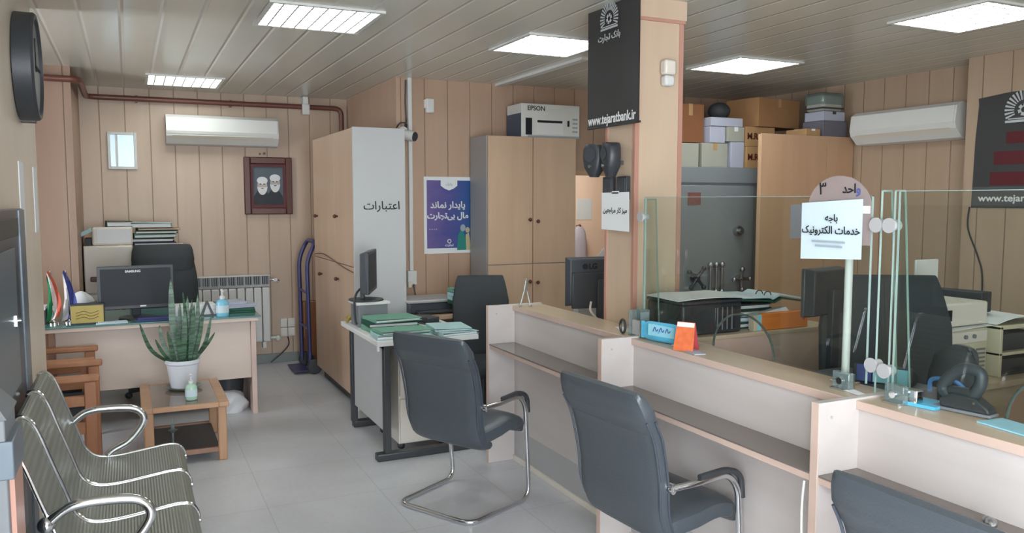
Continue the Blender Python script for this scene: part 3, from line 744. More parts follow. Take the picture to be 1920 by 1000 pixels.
# ------------------------------------------------------------------ tall cabinets
t = thing('tall_cabinet', 'tall beech cabinet with white side panel and dark knobs beside the desk', 'cabinet', (1.5, 5.85, 0))
W = 1.4
obj('body', box(0.02, 0.4, 0.02, W, 0.1, 2.13), 'white_lam', t, 0.002)
obj('side_panel', box(0.0, 0.4, -0.004, 0.02, 0.1, 2.135), 'white_lam', t, 0.002)
for y0, y1, z0, z1, ky, kz in ((0.018, 0.60, 1.1, 2.13, 0.50, 1.47), (0.604, 1.4, 1.1, 2.13, 1.24, 1.46), (0.018, 0.60, 0.1, 1.094, 0.50, 0.97), (0.604, 1.4, 0.1, 1.094, 1.11, 0.96)):
    dr = obj('door', box(0.0, 0.018, y0, y1, z0, z1), 'cab', t, 0.002)
    obj('knob', MB().cyl((0, ky, kz), (-0.016, ky, kz), 0.008, n=12).sphere((-0.024, ky, kz), 0.016, 12, 8), 'frame_wood', dr)
obj('plinth', box(0.06, 0.39, 0.06, W - 0.02, 0.0, 0.1), 'darksteel', t)
obj('foot', MB().cyl((0.03, 0.04, 0), (0.03, 0.04, 0.1), 0.013), 'white', t)
k = MB().text(fa('اعتبارات'), 0.085, (0.215, -0.0055, 1.555), (1, 0, 0), (0, 0, 1), 0.0008, 0.0006)
obj('lettering', k, 'ink', t)
single('loose_wire', MB().tube(smooth([(1.493, 7.2, 1.12), (1.492, 6.9, 1.14), (1.492, 6.6, 1.12), (1.492, 6.2, 1.08), (1.494, 5.87, 1.06)], 5), 0.004, 6), 'brown_steel', 'thin maroon wire sagging across the tall beech cabinet doors', 'wire')

t = thing('tall_cabinet', 'tall beech cabinet with grey side against the middle wall, printer carton on top', 'cabinet', (2.65, 6.0, 0))
obj('body', box(0.0, 0.83, 0.02, 0.37, 0.06, 2.125), 'grey_lam', t, 0.002)
for x0, x1, z0, z1, kx, kz in ((0.003, 0.412, 1.066, 2.122, 0.38, 1.435), (0.418, 0.827, 1.066, 2.122, 0.455, 1.42), (0.003, 0.412, 0.06, 1.06, 0.38, 0.915), (0.418, 0.827, 0.06, 1.06, 0.455, 0.905)):
    dr = obj('door', box(x0, x1, 0, 0.018, z0, z1), 'cab', t, 0.002)
    obj('knob', MB().cyl((kx, 0, kz), (kx, -0.016, kz), 0.008, n=12).sphere((kx, -0.024, kz), 0.016, 12, 8), 'frame_wood', dr)
obj('plinth', box(0.02, 0.81, 0.05, 0.36, 0, 0.06), 'darksteel', t)

t = thing('printer_carton', 'white printed carton with a printer picture on top of the beech cabinet', 'box', (3.26, 6.19, 2.125))
cb = MB(); cb.box(-0.28, 0.28, -0.14, 0.14, 0, 0.28)
obj('carton', cb, 'white', t, 0.004)
obj('side_print', box(-0.282, -0.28, -0.138, 0.138, 0.002, 0.2), plain('slate_print', '#4d5568', 0.6), t)
g = MB(); g.box(-0.14, 0.12, -0.142, -0.14, 0.03, 0.15, 0); g.box(-0.13, 0.11, -0.1435, -0.1415, 0.125, 0.145, 1); g.box(-0.24, -0.18, -0.142, -0.14, 0.02, 0.16, 1); g.box(-0.22, 0.28, -0.142, -0.14, 0.0, 0.018, 2); g.box(0.16, 0.18, -0.142, -0.14, 0.1, 0.15, 1)
for k in range(4): g.box(0.21, 0.26, -0.142, -0.14, 0.05 + 0.035 * k, 0.065 + 0.035 * k, 2)
obj('printer_picture', g, ['ink_white', 'ink', 'ink_grey'], t)
obj('lettering', MB().text('EPSON', 0.055, (-0.14, -0.1415, 0.24), (1, 0, 0), (0, 0, 1), 0.0006, 0.0008), 'ink', t)

# poster
t = thing('poster', 'indigo blue poster with white lettering on the middle wall', 'poster', (2.465, 6.4, 1.47))
obj('sheet', box(-0.225, 0.225, -0.004, -0.001, -0.325, 0.325), 'paper', t)
obj('print', box(-0.2, 0.205, -0.006, -0.004, -0.28, 0.295), 'poster', t)
g = MB()
g.prism([(-0.075, 0.297), (0.075, 0.297), (0.075, 0.25), (0.04, 0.225), (0.0, 0.21), (-0.04, 0.225), (-0.075, 0.25)], lambda a, b: (a, -0.006, b), lambda a, b: (a, -0.007, b))
obj('top_badge', g, 'paper', t)
k = MB()
k.text(fa('پایدار نماند'), 0.075, (-0.01, -0.0065, 0.085), (1, 0, 0), (0, 0, 1), 0.0005, 0.0022)
k.text(fa('مال بی\u200cتجارت'), 0.07, (-0.01, -0.0065, -0.005), (1, 0, 0), (0, 0, 1), 0.0005, 0.0022)
k.text(fa('تجارت'), 0.03, (0.0, -0.0065, -0.255), (1, 0, 0), (0, 0, 1), 0.0004, 0.0008)
k2 = MB()
rg = [[Vector((0.0 + r * math.cos(a), -0.0065 - h_, -0.222 + r * math.sin(a))) for a in (2 * PI * i / 20 for i in range(20))] for r, h_ in ((0.018, 0), (0.018, 0.0006), (0.012, 0.0006), (0.012, 0))]
obj('printed_logo', k2.ring(rg, closed=True), 'ink_white', t)
for q in range(4): k.box(-0.18 + q * 0.02, -0.172 + q * 0.02, -0.0068, -0.006, -0.12, -0.115)
obj('lettering', k, 'ink_white', t)
g = MB()
g.prism([(0.07, -0.3), (0.155, -0.3), (0.15, -0.2), (0.125, -0.14), (0.1, -0.13), (0.08, -0.18)], lambda a, b: (a, -0.0062, b), lambda a, b: (a, -0.0075, b), 0)
g.prism([(0.155, -0.3), (0.2, -0.3), (0.19, -0.21), (0.18, -0.15), (0.15, -0.17)], lambda a, b: (a, -0.0062, b), lambda a, b: (a, -0.008, b), 1)
ell(g, 0.125, -0.11, 0.024, 0.03, -0.0065, 2); ell(g, 0.168, -0.128, 0.02, 0.024, -0.0068, 1)
obj('printed_figure', g, [plain('teal_print', '#1f7f74', 0.6), plain('sand_print', '#b8ad86', 0.6), 'ink_grey'], t)
k = MB().text(fa('بانک'), 0.035, (0.0, -0.0072, 0.262), (1, 0, 0), (0, 0, 1), 0.0004, 0.0004)
obj('badge_lettering', k, 'ink_grey', t)

# ------------------------------------------------------------------ white-topped desk in front of the tall cabinet
t = thing('office_desk', 'white topped staff desk piled with green folders beside the tall white cabinet side', 'desk', (1.32, 4.63, 0))
obj('desktop', box(0, 0.66, 0, 0.92, 0.718, 0.748), 'white', t, 0.003)
obj('modesty_panel', box(0.06, 0.075, 0.12, 0.8, 0.17, 0.69), 'white_lam', t, 0.002)
for y in (0.06, 0.86):
    obj('leg', box(0.05, 0.09, y - 0.025, y + 0.025, 0.04, 0.718), 'darksteel', t, 0.003)
    obj('leg', box(0.53, 0.57, y - 0.025, y + 0.025, 0.04, 0.718), 'darksteel', t, 0.003)
    obj('foot', box(0.0 if y < 0.5 else 0.06, 0.62, y - 0.035, y + 0.035, 0.0, 0.045), 'darksteel', t, 0.006)
obj('frame_rail', box(0.05, 0.57, 0.04, 0.9, 0.69, 0.718), 'darksteel', t)
obj('corner_bracket', box(0.0, 0.012, 0.002, 0.02, 0.69, 0.718), 'white', t)
t = thing('drawer_pedestal', 'cream drawer pedestal under the white topped staff desk', 'drawers', (1.48, 4.8, 0))
obj('body', box(0.02, 0.36, 0.0, 0.5, 0.05, 0.66), 'cream', t, 0.003)
for z in (0.06, 0.36):
    dr = obj('drawer', box(0.025, 0.355, -0.016, 0.0, z, z + 0.28), 'cream', t, 0.003)
    obj('handle', box(0.1, 0.28, -0.03, -0.016, z + 0.21, z + 0.225), 'steel', dr)
for x, y in ((0.05, 0.05), (0.33, 0.05), (0.05, 0.45), (0.33, 0.45)): obj('caster', MB().sphere((x, y, 0.025), 0.025, 12, 8), 'black', t)
single('side_desk', MB().box(0, 0.65, 0, 0.72, 0.7, 0.73).box(0.02, 0.05, 0.05, 0.7, 0, 0.7).box(0.6, 0.63, 0.05, 0.7, 0, 0.7).box(0.05, 0.6, 0.6, 0.62, 0.1, 0.7), 'cab', 'beech side desk against the middle wall, carrying a printer and folders', 'desk', (1.98, 5.62, 0), bevel=0.002)

def monitor(name, label, loc, rz, w=0.5, h=0.32, z0=0.12, back='dark', logo=None, cable=True):
    """Screen looks to +y, rear to -y."""
    t = thing(name, label, 'monitor', loc, rz)
    obj('rear_shell', MB().prism([(-w / 2, z0), (w / 2, z0), (w / 2, z0 + h), (-w / 2, z0 + h)], lambda a, b: (a, 0.015, b), lambda a, b: (a * 0.94, -0.03, z0 + h / 2 + (b - z0 - h / 2) * 0.92)), back, t, 0.006)
    obj('bezel', box(-w / 2, w / 2, 0.012, 0.03, z0, z0 + h), 'black', t, 0.004)
    obj('screen', box(-w / 2 + 0.02, w / 2 - 0.02, 0.03, 0.032, z0 + 0.025, z0 + h - 0.02), 'screen', t)
    obj('neck', MB().prism([(-0.03, 0.01), (0.03, 0.01), (0.025, z0 + h * 0.55), (-0.025, z0 + h * 0.55)], lambda a, b: (a, -0.055, b), lambda a, b: (a, -0.028, b)), back, t, 0.004)
    obj('base', MB().lathe([(0.11, 0), (0.12, 0.004), (0.115, 0.012), (0.03, 0.02)], (0, -0.02, 0), 28), 'black', t)
    return t

mt = monitor('monitor', 'slim black monitor seen edge on, on a grey pedestal on the white desk', (1.455, 5.3, 0.918), R(-113), 0.42, 0.28, 0.06, 'dark')
t = thing('monitor_riser', 'grey box with white lid raising the edge on monitor', 'monitor stand', (1.46, 5.3, 0.748))
obj('box_body', box(-0.1, 0.1, -0.09, 0.12, 0, 0.15), 'mid', t, 0.003)
obj('lid', box(-0.115, 0.115, -0.1, 0.13, 0.15, 0.17), 'white', t, 0.003)
single('monitor_cable', MB().tube(smooth([(1.42, 5.29, 1.02), (1.36, 5.25, 0.98), (1.33, 5.2, 0.92), (1.335, 5.2, 0.80), (1.345, 5.2, 0.775)], 6), 0.008, 8), 'black', 'black cable arching from the edge on monitor to the desk edge', 'cord')

def folder(label, loc, rz, w, d, h, mat, paper='paper', group=None, cat='folder', cover_gap=0.004):
    """Card folder with sheets showing between its covers."""
    t = thing('folder', label, cat, loc, rz, group)
    c = MB(); c.box(-w / 2, w / 2, -d / 2, d / 2, 0, 0.004); c.box(-w / 2, -w / 2 + 0.004, -d / 2, d / 2, 0, h)
    a = Matrix.Translation((-w / 2, 0, h)) @ Matrix.Rotation(R(1.2), 4, 'Y')
    c.box(0, w, -d / 2, d / 2, -0.004, 0, mat=a)
    obj('cover', c, mat, t)
    obj('sheets', box(-w / 2 + 0.006, w / 2 - 0.012, -d / 2 + 0.008, d / 2 - 0.008, 0.004, h - 0.012), paper, t)
    return t
Z = 0.748
for i, (x, y, rz, w, d, h, m, lb) in enumerate((
    (1.54, 5.05, 4, 0.34, 0.25, 0.035, 'folder_green', 'green folder at the bottom of the pile before the grey riser'),
    (1.53, 5.06, -3, 0.33, 0.24, 0.03, 'folder_dkgreen', 'dark green folder in the middle of the pile before the grey riser'),
    (1.54, 5.05, 6, 0.32, 0.24, 0.025, 'folder_green', 'green folder on top of the pile before the grey riser'))):
    folder(lb, (x, y, Z + (0, 0.036, 0.067)[i]), R(rz), w, d, h, m)
for i, (x, y, rz, w, d, h, m, lb) in enumerate((
    (1.51, 4.77, -5, 0.34, 0.22, 0.03, 'folder_teal', 'pale teal folder lying at the front left of the white desk'),
    (1.52, 4.77, 3, 0.33, 0.2, 0.022, 'folder_green', 'green folder lying on the pale teal folder of the white desk'))):
    folder(lb, (x, y, Z + (0, 0.031)[i]), R(rz), w, d, h, m)
folder('light teal folder at the front right of the white desk', (1.845, 4.79, Z), R(8), 0.26, 0.3, 0.025, 'folder_teal')
folder('pale teal folder lying over the light teal folder', (1.84, 4.8, Z + 0.026), R(-6), 0.24, 0.26, 0.02, 'folder_teal')
single('pen_tray', MB().box(-0.06, 0.06, -0.1, 0.1, 0, 0.012).box(-0.05, 0.05, -0.085, 0.085, 0.012, 0.05), 'black', 'small black desk gadget between the folder piles of the white desk', 'desk gadget', (1.84, 5.22, Z), R(15), 0.006)
single('paper_tuft', MB().tube(smooth([(-0.03, 0, 0.01), (0, 0.02, 0.03), (0.03, -0.01, 0.02), (0.02, 0.03, 0.05), (-0.03, 0.02, 0.04)], 5), 0.009, 8).tube(smooth([(-0.02, 0.02, 0.03), (0.01, 0, 0.055), (0.04, 0.02, 0.03)], 5), 0.008, 8), 'gold', 'knot of yellow and green string at the far edge of the white desk', 'string', (1.36, 5.42, Z))
# printer and folders on the side desk
t = thing('printer', 'dark low printer with grey lid on the beech side desk', 'printer', (2.1, 5.95, 0.73))
obj('body', box(-0.2, 0.2, -0.17, 0.17, 0, 0.08), 'dark', t, 0.01)
obj('lid', box(-0.21, 0.21, -0.18, 0.17, 0.08, 0.105), 'grey_lam', t, 0.008)
obj('paper_tray', box(-0.15, 0.15, -0.26, -0.17, 0.01, 0.03), 'black', t, 0.004)
t = thing('side_carton', 'brown carton box on the side desk behind the black office chair', 'box', (2.40, 5.66, 0.73))
obj('carton', box(-0.13, 0.13, -0.02, 0.13, -0.0, 0.07), 'cardboard', t, 0.003)
for i, (h, m, lb) in enumerate(((0.03, 'folder_dkgreen', 'dark green folder on the brown carton of the side desk'), (0.03, 'folder_teal', 'teal folder second up on the carton of the side desk'), (0.028, 'folder_teal', 'teal folder under the top one on the carton of the side desk'), (0.03, 'folder_green', 'green folder topmost on the carton of the side desk'))):
    folder(lb, (2.36, 5.72, 0.8 + 0.031 * i), R((3, -5, 6, -2)[i]), 0.3, 0.13, h, m)

# ------------------------------------------------------------------ office chair of the staff desk
def office_chair(label, loc, rz, bw=0.46, bh=0.6, z0=0.5, arms=True, mat='black_soft'):
    """Seat looks to +y."""
    t = thing('office_chair', label, 'office chair', loc, rz)
    obj('seat', pad([(-0.22, 0.47), (0.0, 0.455), (0.2, 0.47), (0.27, 0.45)], [0.22, 0.24, 0.24, 0.2], [0.035, 0.04, 0.04, 0.03]), mat, t)
    obj('backrest', pad([(-0.2, z0), (-0.25, z0 + bh * 0.35), (-0.28, z0 + bh * 0.7), (-0.33, z0 + bh)], [bw * 0.42, bw * 0.5, bw * 0.5, bw * 0.42], [0.03, 0.04, 0.035, 0.025], e=3.4), mat, t)
    obj('back_support', MB().tube(fillet([(0, -0.05, 0.42), (0, -0.28, 0.42), (0, -0.3, 0.7)], 0.08), 0.022, 10), 'black', t)
    if arms:
        for s in (-1, 1):
            obj('armrest', MB().tube(fillet([(s * 0.24, -0.1, 0.43), (s * 0.29, -0.12, 0.44), (s * 0.29, -0.14, 0.66), (s * 0.29, 0.14, 0.66), (s * 0.27, 0.16, 0.46), (s * 0.22, 0.12, 0.43)], 0.06), 0.016, 10), 'black', t)
    obj('gas_lift', MB().cyl((0, 0, 0.1), (0, 0, 0.42), 0.028), 'darksteel', t)
    b = MB()
    for k in range(5):
        a = 2 * PI * k / 5 + 0.3
        b.tube([(0, 0, 0.12), (0.28 * math.cos(a), 0.28 * math.sin(a), 0.07)], [0.03, 0.018], 8)
    obj('star_base', b, 'black', t)
    for k in range(5):
        a = 2 * PI * k / 5 + 0.3
        obj('caster', MB().sphere((0.28 * math.cos(a), 0.28 * math.sin(a), 0.028), 0.028, 12, 8), 'black', t)
    return t
oc = office_chair('black office chair between the white desk and the maple counter', (2.185, 5.03, 0), R(160), 0.41, 0.53, 0.5)

# ------------------------------------------------------------------ manager's desk and what stands on it
t = thing('manager_desk', 'wide beech manager desk with green glass top before the back wall', 'desk', (-0.5, 6.15, 0))
obj('desktop', box(-0.3, 1.34, -0.03, 0.75, 0.705, 0.735), 'desk_front', t, 0.003)
obj('glass_top', box(-0.3, 1.36, -0.04, 0.74, 0.735, 0.745), 'deskglass', t, 0.002)
obj('front_panel', box(0.02, 1.29, 0.04, 0.058, 0.27, 0.705), 'desk_front', t, 0.002)
obj('side_panel', box(1.29, 1.325, 0.0, 0.72, 0, 0.705), 'counter_edge', t, 0.002)
obj('side_panel', box(-0.02, 0.02, 0.0, 0.72, 0, 0.705), 'desk_dark', t, 0.002)
obj('corner_panel', box(-0.3, -0.02, 0.06, 0.075, 0.0, 0.705), 'desk_dark', t)
ZD = 0.745
mm = monitor('monitor', 'wide black monitor on the manager desk, its dark screen to the room', (0.03, 6.35, ZD), R(184), 0.5, 0.31, 0.075, 'screen')
obj('lettering', MB().text('SAMSUNG', 0.022, (0.02, 0.033, 0.345), (-1, 0, 0), (0, 0, 1), 0.0006, 0.0008), 'ink_white', mm)
obj('front_label', box(-0.06, -0.02, 0.031, 0.0335, 0.088, 0.098), 'paper', mm)
t = thing('desk_nameplate', 'brass coloured nameplate block on the manager desk left of the monitor', 'nameplate', (-0.28, 6.2, ZD))
obj('block', box(-0.105, 0.105, -0.01, 0.05, 0.0, 0.14), 'black', t, 0.004)
obj('plate', box(-0.1, 0.1, -0.014, -0.01, 0.01, 0.13), 'gold', t, 0.002)
g = MB()
for z in (0.04, 0.06, 0.08): g.tube(smooth([(-0.07, -0.015, z), (-0.02, -0.015, z + 0.012), (0.02, -0.015, z - 0.004), (0.07, -0.015, z + 0.012)], 5), 0.0015, 6)
obj('engraving', g, 'frame_wood', t)
def flag(name, label, loc, rz, mats, bands):
    t = thing(name, label, 'flag', loc, rz)
    obj('stand', MB().lathe([(0.035, 0), (0.035, 0.01), (0.008, 0.02), (0.004, 0.03)]).cyl((0, 0, 0.02), (-0.01, 0, 0.37), 0.0035, n=8), 'chrome', t)
    g = MB(); n = 12
    L = [(0.0, 0.37), (0.02, 0.3), (0.035, 0.2), (0.035, 0.11), (0.02, 0.05)]
    Cl = smooth([(x, 0, z) for x, z in L], 4); m = len(Cl)
    def edge(i, u):
        c = Cl[i]; wd = 0.085 * min(1, 0.08 + 1.5 * i / (m - 1))
        x = c.x - wd * 0.5 + wd * u
        return Vector((x - 0.03, 0.018 * math.sin(u * 7 + i * 0.4), c.z + 0.04 * (u - 0.5) - 0.02))
    for b, (u0, u1) in enumerate(bands):
        vs = []; fs = []
        for i in range(m):
            for k in range(4):
                p = edge(i, u0 + (u1 - u0) * k / 3); vs += [p + Vector((0, 0.0015, 0)), p - Vector((0, 0.0015, 0))]
        for i in range(m - 1):
            for k in range(3):
                a = (i * 4 + k) * 2; c = ((i + 1) * 4 + k) * 2
                fs.append((a, a + 2, c + 2, c)); fs.append((a + 1, c + 1, c + 3, a + 3))
        s_ = MB().add(vs, fs)
        obj('cloth', s_, mats[b], t)
_f = flag('desk_flag', 'small green white and red flag on the manager desk, leftmost', (-0.49, 6.3, ZD), 0, ['flag_g', 'flag_w', 'flag_r'], ((0, 0.36), (0.36, 0.68), (0.68, 1)))
flag('desk_flag', 'small white and blue flag beside the tricolour on the manager desk', (-0.395, 6.3, ZD), 0, ['flag_w', 'flag_b'], ((0, 0.45), (0.45, 1)))
t = thing('tissue_box', 'white paper tuft rising from a dark box behind the brass nameplate', 'tissue box', (-0.33, 6.5, ZD))
obj('box_body', box(-0.1, 0.1, -0.06, 0.06, 0, 0.12), 'dark', t, 0.004)
obj('tissue', MB().ring([[Vector((0.08 * q * math.cos(a) * (1 + 0.2 * math.sin(3 * a)), 0.05 * q * math.sin(a), z)) for a in (2 * PI * k / 16 for k in range(16))] for q, z in ((1, 0.12), (0.8, 0.155), (0.35, 0.19), (0.08, 0.2))]), 'paper', t)
t = thing('desk_tray', 'dark desk tray with papers at the far left of the manager desk', 'tray', (-0.655, 6.4, ZD))
obj('tray', box(-0.12, 0.12, -0.1, 0.1, 0, 0.1), 'folder_dark', t, 0.004)
obj('sheets', box(-0.115, 0.115, -0.105, 0.09, 0.1, 0.118), 'paper', t)
for i, (x, y, rz, w, d, h, m, lb) in enumerate((
    (-0.13, 6.17, 2, 0.2, 0.09, 0.012, 'paper_cool', 'loose sheets lying between nameplate and monitor on the manager desk'),
    (0.15, 6.165, -2, 0.26, 0.07, 0.03, 'folder_blue', 'navy and white papers before the wide black monitor'),
    (0.42, 6.42, 5, 0.3, 0.2, 0.075, 'paper', 'stack of white papers behind the snake plant on the manager desk'),
    (0.72, 6.45, -6, 0.28, 0.26, 0.035, 'folder_dkgreen', 'dark green folder at the right end of the manager desk'))):
    single('paper_pile', MB().box(-w/2, w/2, -d/2, d/2, 0, h * 0.5).box(-w/2 + 0.012, w/2 - 0.006, -d/2, d/2 - 0.01, h * 0.5, h), m, lb, 'papers', (x, y, ZD), R(rz), 0.003)
single('paper_pile', MB().box(-0.14, 0.13, -0.12, 0.12, 0, 0.012).box(-0.12, 0.14, -0.11, 0.13, 0.012, 0.024).box(-0.14, 0.06, -0.1, 0.11, 0.024, 0.045), 'carton_lilac', 'lilac papers on the dark green folder of the manager desk', 'papers', (0.72, 6.45, ZD + 0.036), R(8), 0.003)
t = thing('desk_stand', 'small dark card stand beside the blue sanitizer on the manager desk', 'card stand', (0.5, 6.27, ZD))
obj('easel', MB().prism([(-0.05, 0), (-0.03, 0), (0.0, 0.085), (0.03, 0), (0.05, 0), (0.006, 0.11), (-0.006, 0.11)], lambda a, b: (a, -0.01, b), lambda a, b: (a, 0.01, b)), 'dark', t)
obj('foot', box(-0.06, 0.06, -0.03, 0.03, 0, 0.006), 'dark', t)

def pump_bottle(label, loc, r, h, body, capc='white'):
    t = thing('sanitizer_bottle', label, 'bottle', loc)
    obj('bottle', MB().lathe([(r * 0.92, 0), (r, 0.006), (r, h * 0.8), (r * 0.75, h * 0.93), (r * 0.4, h), (r * 0.38, h * 1.04)], n=24), body, t)
    obj('label', MB().ring([[Vector(((r + 0.001) * math.cos(a), (r + 0.001) * math.sin(a), z)) for a in (2 * PI * k / 24 for k in range(24))] for z in (h * 0.22, h * 0.66)], cap=False), 'paper_cool', t)
    obj('pump', MB().lathe([(r * 0.42, h * 1.03), (r * 0.42, h * 1.18), (r * 0.15, h * 1.24), (r * 0.13, h * 1.5), (r * 0.3, h * 1.52), (r * 0.28, h * 1.6), (0.002, h * 1.62)], n=16).cyl((0, 0, h * 1.55), (0, -r * 1.3, h * 1.52), r * 0.14, n=10), capc, t)
    return t
pump_bottle('blue gel sanitizer bottle with white pump on the manager desk', (0.6, 6.2, ZD), 0.045, 0.125, 'gel_blue')

# filing cabinet behind the manager desk and its load
t = thing('filing_cabinet', 'white filing cabinet against the back wall behind the manager desk', 'cabinet', (-0.165, 7.5, 0))
obj('body', box(-0.185, 0.185, 0.02, 0.5, 0, 1.215), 'cream', t, 0.004)
for z in (0.02, 0.42, 0.82):
    dr = obj('drawer', box(-0.18, 0.18, 0, 0.02, z, z + 0.385), 'cream', t, 0.004)
    obj('handle', MB().box(-0.14, -0.05, -0.02, 0.0, z + 0.1, z + 0.14), 'frame_wood', dr, 0.006)
t = thing('cream_carton', 'cream rounded carton on top of the white filing cabinet', 'box', (-0.13, 7.68, 1.215))
obj('carton', box(-0.155, 0.155, -0.12, 0.12, 0, 0.155), 'cream', t, 0.018, seg=3)
obj('panel', box(-0.12, 0.14, -0.124, -0.12, 0.02, 0.14), 'paper', t, 0.003)
folder('dark green folder lying on the cream carton', (-0.08, 7.7, 1.371), R(5), 0.2, 0.18, 0.05, 'folder_dkgreen')
single('file_bundle', MB().box(-0.06, 0.05, -0.14, 0.14, 0, 0.03, mat=Matrix.Rotation(R(-28), 4, 'Y')), 'folder_teal', 'slanted grey green file leaning left of the cream carton', 'folder', (-0.325, 7.66, 1.315), 0)
single('file_bundle', box(-0.04, 0.01, -0.13, 0.13, 0, 0.06), 'folder_dark', 'dark file under the slanted grey green file on the filing cabinet', 'folder', (-0.3, 7.7, 1.215), 0)
t = thing('low_cupboard', 'low cream cupboard behind the black executive chair', 'cabinet', (0.225, 7.55, 0))
obj('body', box(-0.2, 0.22, 0.02, 0.45, 0, 1.2), 'cream', t, 0.004)
obj('door', box(-0.195, 0.215, 0, 0.02, 0.02, 1.19), 'cream', t, 0.003)
zz = 1.2
for i, (h, m, dx, rz, lb) in enumerate((
    (0.035, 'folder_blue', 0.0, 2, 'navy folder lowest in the pile behind the executive chair'),
    (0.035, 'folder_dark', -0.01, -3, 'charcoal folder second in the pile behind the executive chair'),
    (0.035, 'folder_green', 0.0, 4, 'green folder halfway up the pile behind the executive chair'),
    (0.03, 'folder_dkgreen', 0.02, -2, 'dark green folder below the top pair behind the executive chair'),
    (0.022, 'cardboard_lt', 0.03, 5, 'pale brown file below the teal one behind the executive chair'),
    (0.045, 'folder_teal', -0.02, -4, 'thick pale teal folder on top of the pile behind the executive chair'))):
    folder(lb, (0.2 + dx, 7.74, zz), R(rz), 0.34, 0.24, h, m); zz += h + 0.001

# executive chair
t = thing('executive_chair', 'black leather executive chair with padded headrest behind the manager desk', 'office chair', (0.25, 7.05, 0), R(180))
obj('backrest', pad([(-0.2, 0.5), (-0.24, 0.75), (-0.25, 0.95), (-0.3, 1.08)], [0.25, 0.27, 0.26, 0.24], [0.05, 0.055, 0.05, 0.04], e=3.5), 'black_soft', t)
obj('headrest', pad([(-0.27, 1.01), (-0.29, 1.1), (-0.32, 1.18)], [0.235, 0.245, 0.235], [0.06, 0.07, 0.05], e=3.5), 'black_soft', t)
obj('seat', pad([(-0.24, 0.5), (0.0, 0.48), (0.27, 0.5)], [0.25, 0.27, 0.25], [0.05, 0.06, 0.05]), 'black_soft', t)
for s in (-1, 1):
    obj('armrest', MB().tube(fillet([(s * 0.27, -0.15, 0.5), (s * 0.31, -0.18, 0.7), (s * 0.31, 0.12, 0.7), (s * 0.27, 0.14, 0.5)], 0.07), 0.02, 10), 'black', t)
obj('gas_lift', MB().cyl((0, 0, 0.08), (0, 0, 0.45), 0.03), 'darksteel', t)
b = MB()
for k in range(5):
    a = 2 * PI * k / 5
    b.tube([(0, 0, 0.12), (0.3 * math.cos(a), 0.3 * math.sin(a), 0.06)], [0.035, 0.02], 8)
obj('star_base', b, 'black', t)
for k in range(5):
    a = 2 * PI * k / 5
    obj('caster', MB().sphere((0.3 * math.cos(a), 0.3 * math.sin(a), 0.028), 0.028, 12, 8), 'black', t)

t = thing('waste_bin', 'black waste bin with a white bag at the right end of the manager desk', 'bin', (0.64, 6.42, 0))
obj('bucket', MB().lathe([(0.1, 0), (0.13, 0.3), (0.135, 0.3), (0.12, 0.28), (0.095, 0.02), (0.01, 0.02)], n=24), 'black', t)
bag = MB()
rg = []
for i in range(9):
    z = 0.16 * i / 8; q = math.sqrt(max(0.02, 1 - ((z - 0.05) / 0.115) ** 2))
    rg.append([Vector((q * 0.13 * (1 + 0.12 * math.sin(5 * a + i)) * math.cos(a), -0.1 + q * 0.1 * (1 + 0.12 * math.sin(4 * a - i)) * math.sin(a), z)) for a in (2 * PI * k / 24 for k in range(24))])
obj('bin_bag', bag.ring(rg), 'bagwhite', t)

# ------------------------------------------------------------------ coffee table, plant, bottle
t = thing('coffee_table', 'small beech coffee table with brown glass top and lower shelf', 'coffee table', (0.27, 5.45, 0))
f = MB(); TZ = 0.37
for s in (-1, 1):
    f.box(min(s * 0.245, s * 0.185), max(s * 0.245, s * 0.185), -0.36, 0.36, TZ - 0.03, TZ, 0)
f.box(-0.185, 0.185, -0.36, -0.335, TZ - 0.03, TZ, 1); f.box(-0.185, 0.185, 0.335, 0.36, TZ - 0.03, TZ, 1)
obj('top_frame', f, ['table_wood', 'table_wood'], t, 0.004)
obj('glass_top', box(-0.186, 0.186, -0.336, 0.336, TZ - 0.012, TZ - 0.003), 'tableglass', t)
for sx in (-1, 1):
    for sy in (-1, 1):
        obj('leg', box(sx * 0.205 - 0.026, sx * 0.205 + 0.026, sy * 0.315 - 0.022, sy * 0.315 + 0.022, 0, TZ - 0.03), 'table_wood_v', t, 0.008)
obj('shelf', box(-0.19, 0.19, -0.3, 0.3, 0.06, 0.075), 'black', t, 0.002)
obj('rail', box(-0.18, 0.18, -0.33, -0.305, 0.055, 0.085), 'desk_dark', t, 0.003)
obj('rail', box(-0.18, 0.18, 0.305, 0.33, 0.055, 0.085), 'desk_dark', t, 0.003)
single('glass_ornament', MB().cyl((0, 0, 0), (0, 0, 0.004), 0.035, n=20).cyl((0, 0, 0.004), (0, 0, 0.08), 0.006, n=10).lathe([(0.007, 0.08), (0.03, 0.1), (0.012, 0.106), (0.006, 0.17)], n=16), 'clear', 'clear glass ornament on the lower shelf of the coffee table', 'ornament', (0.2, 5.3, 0.075))

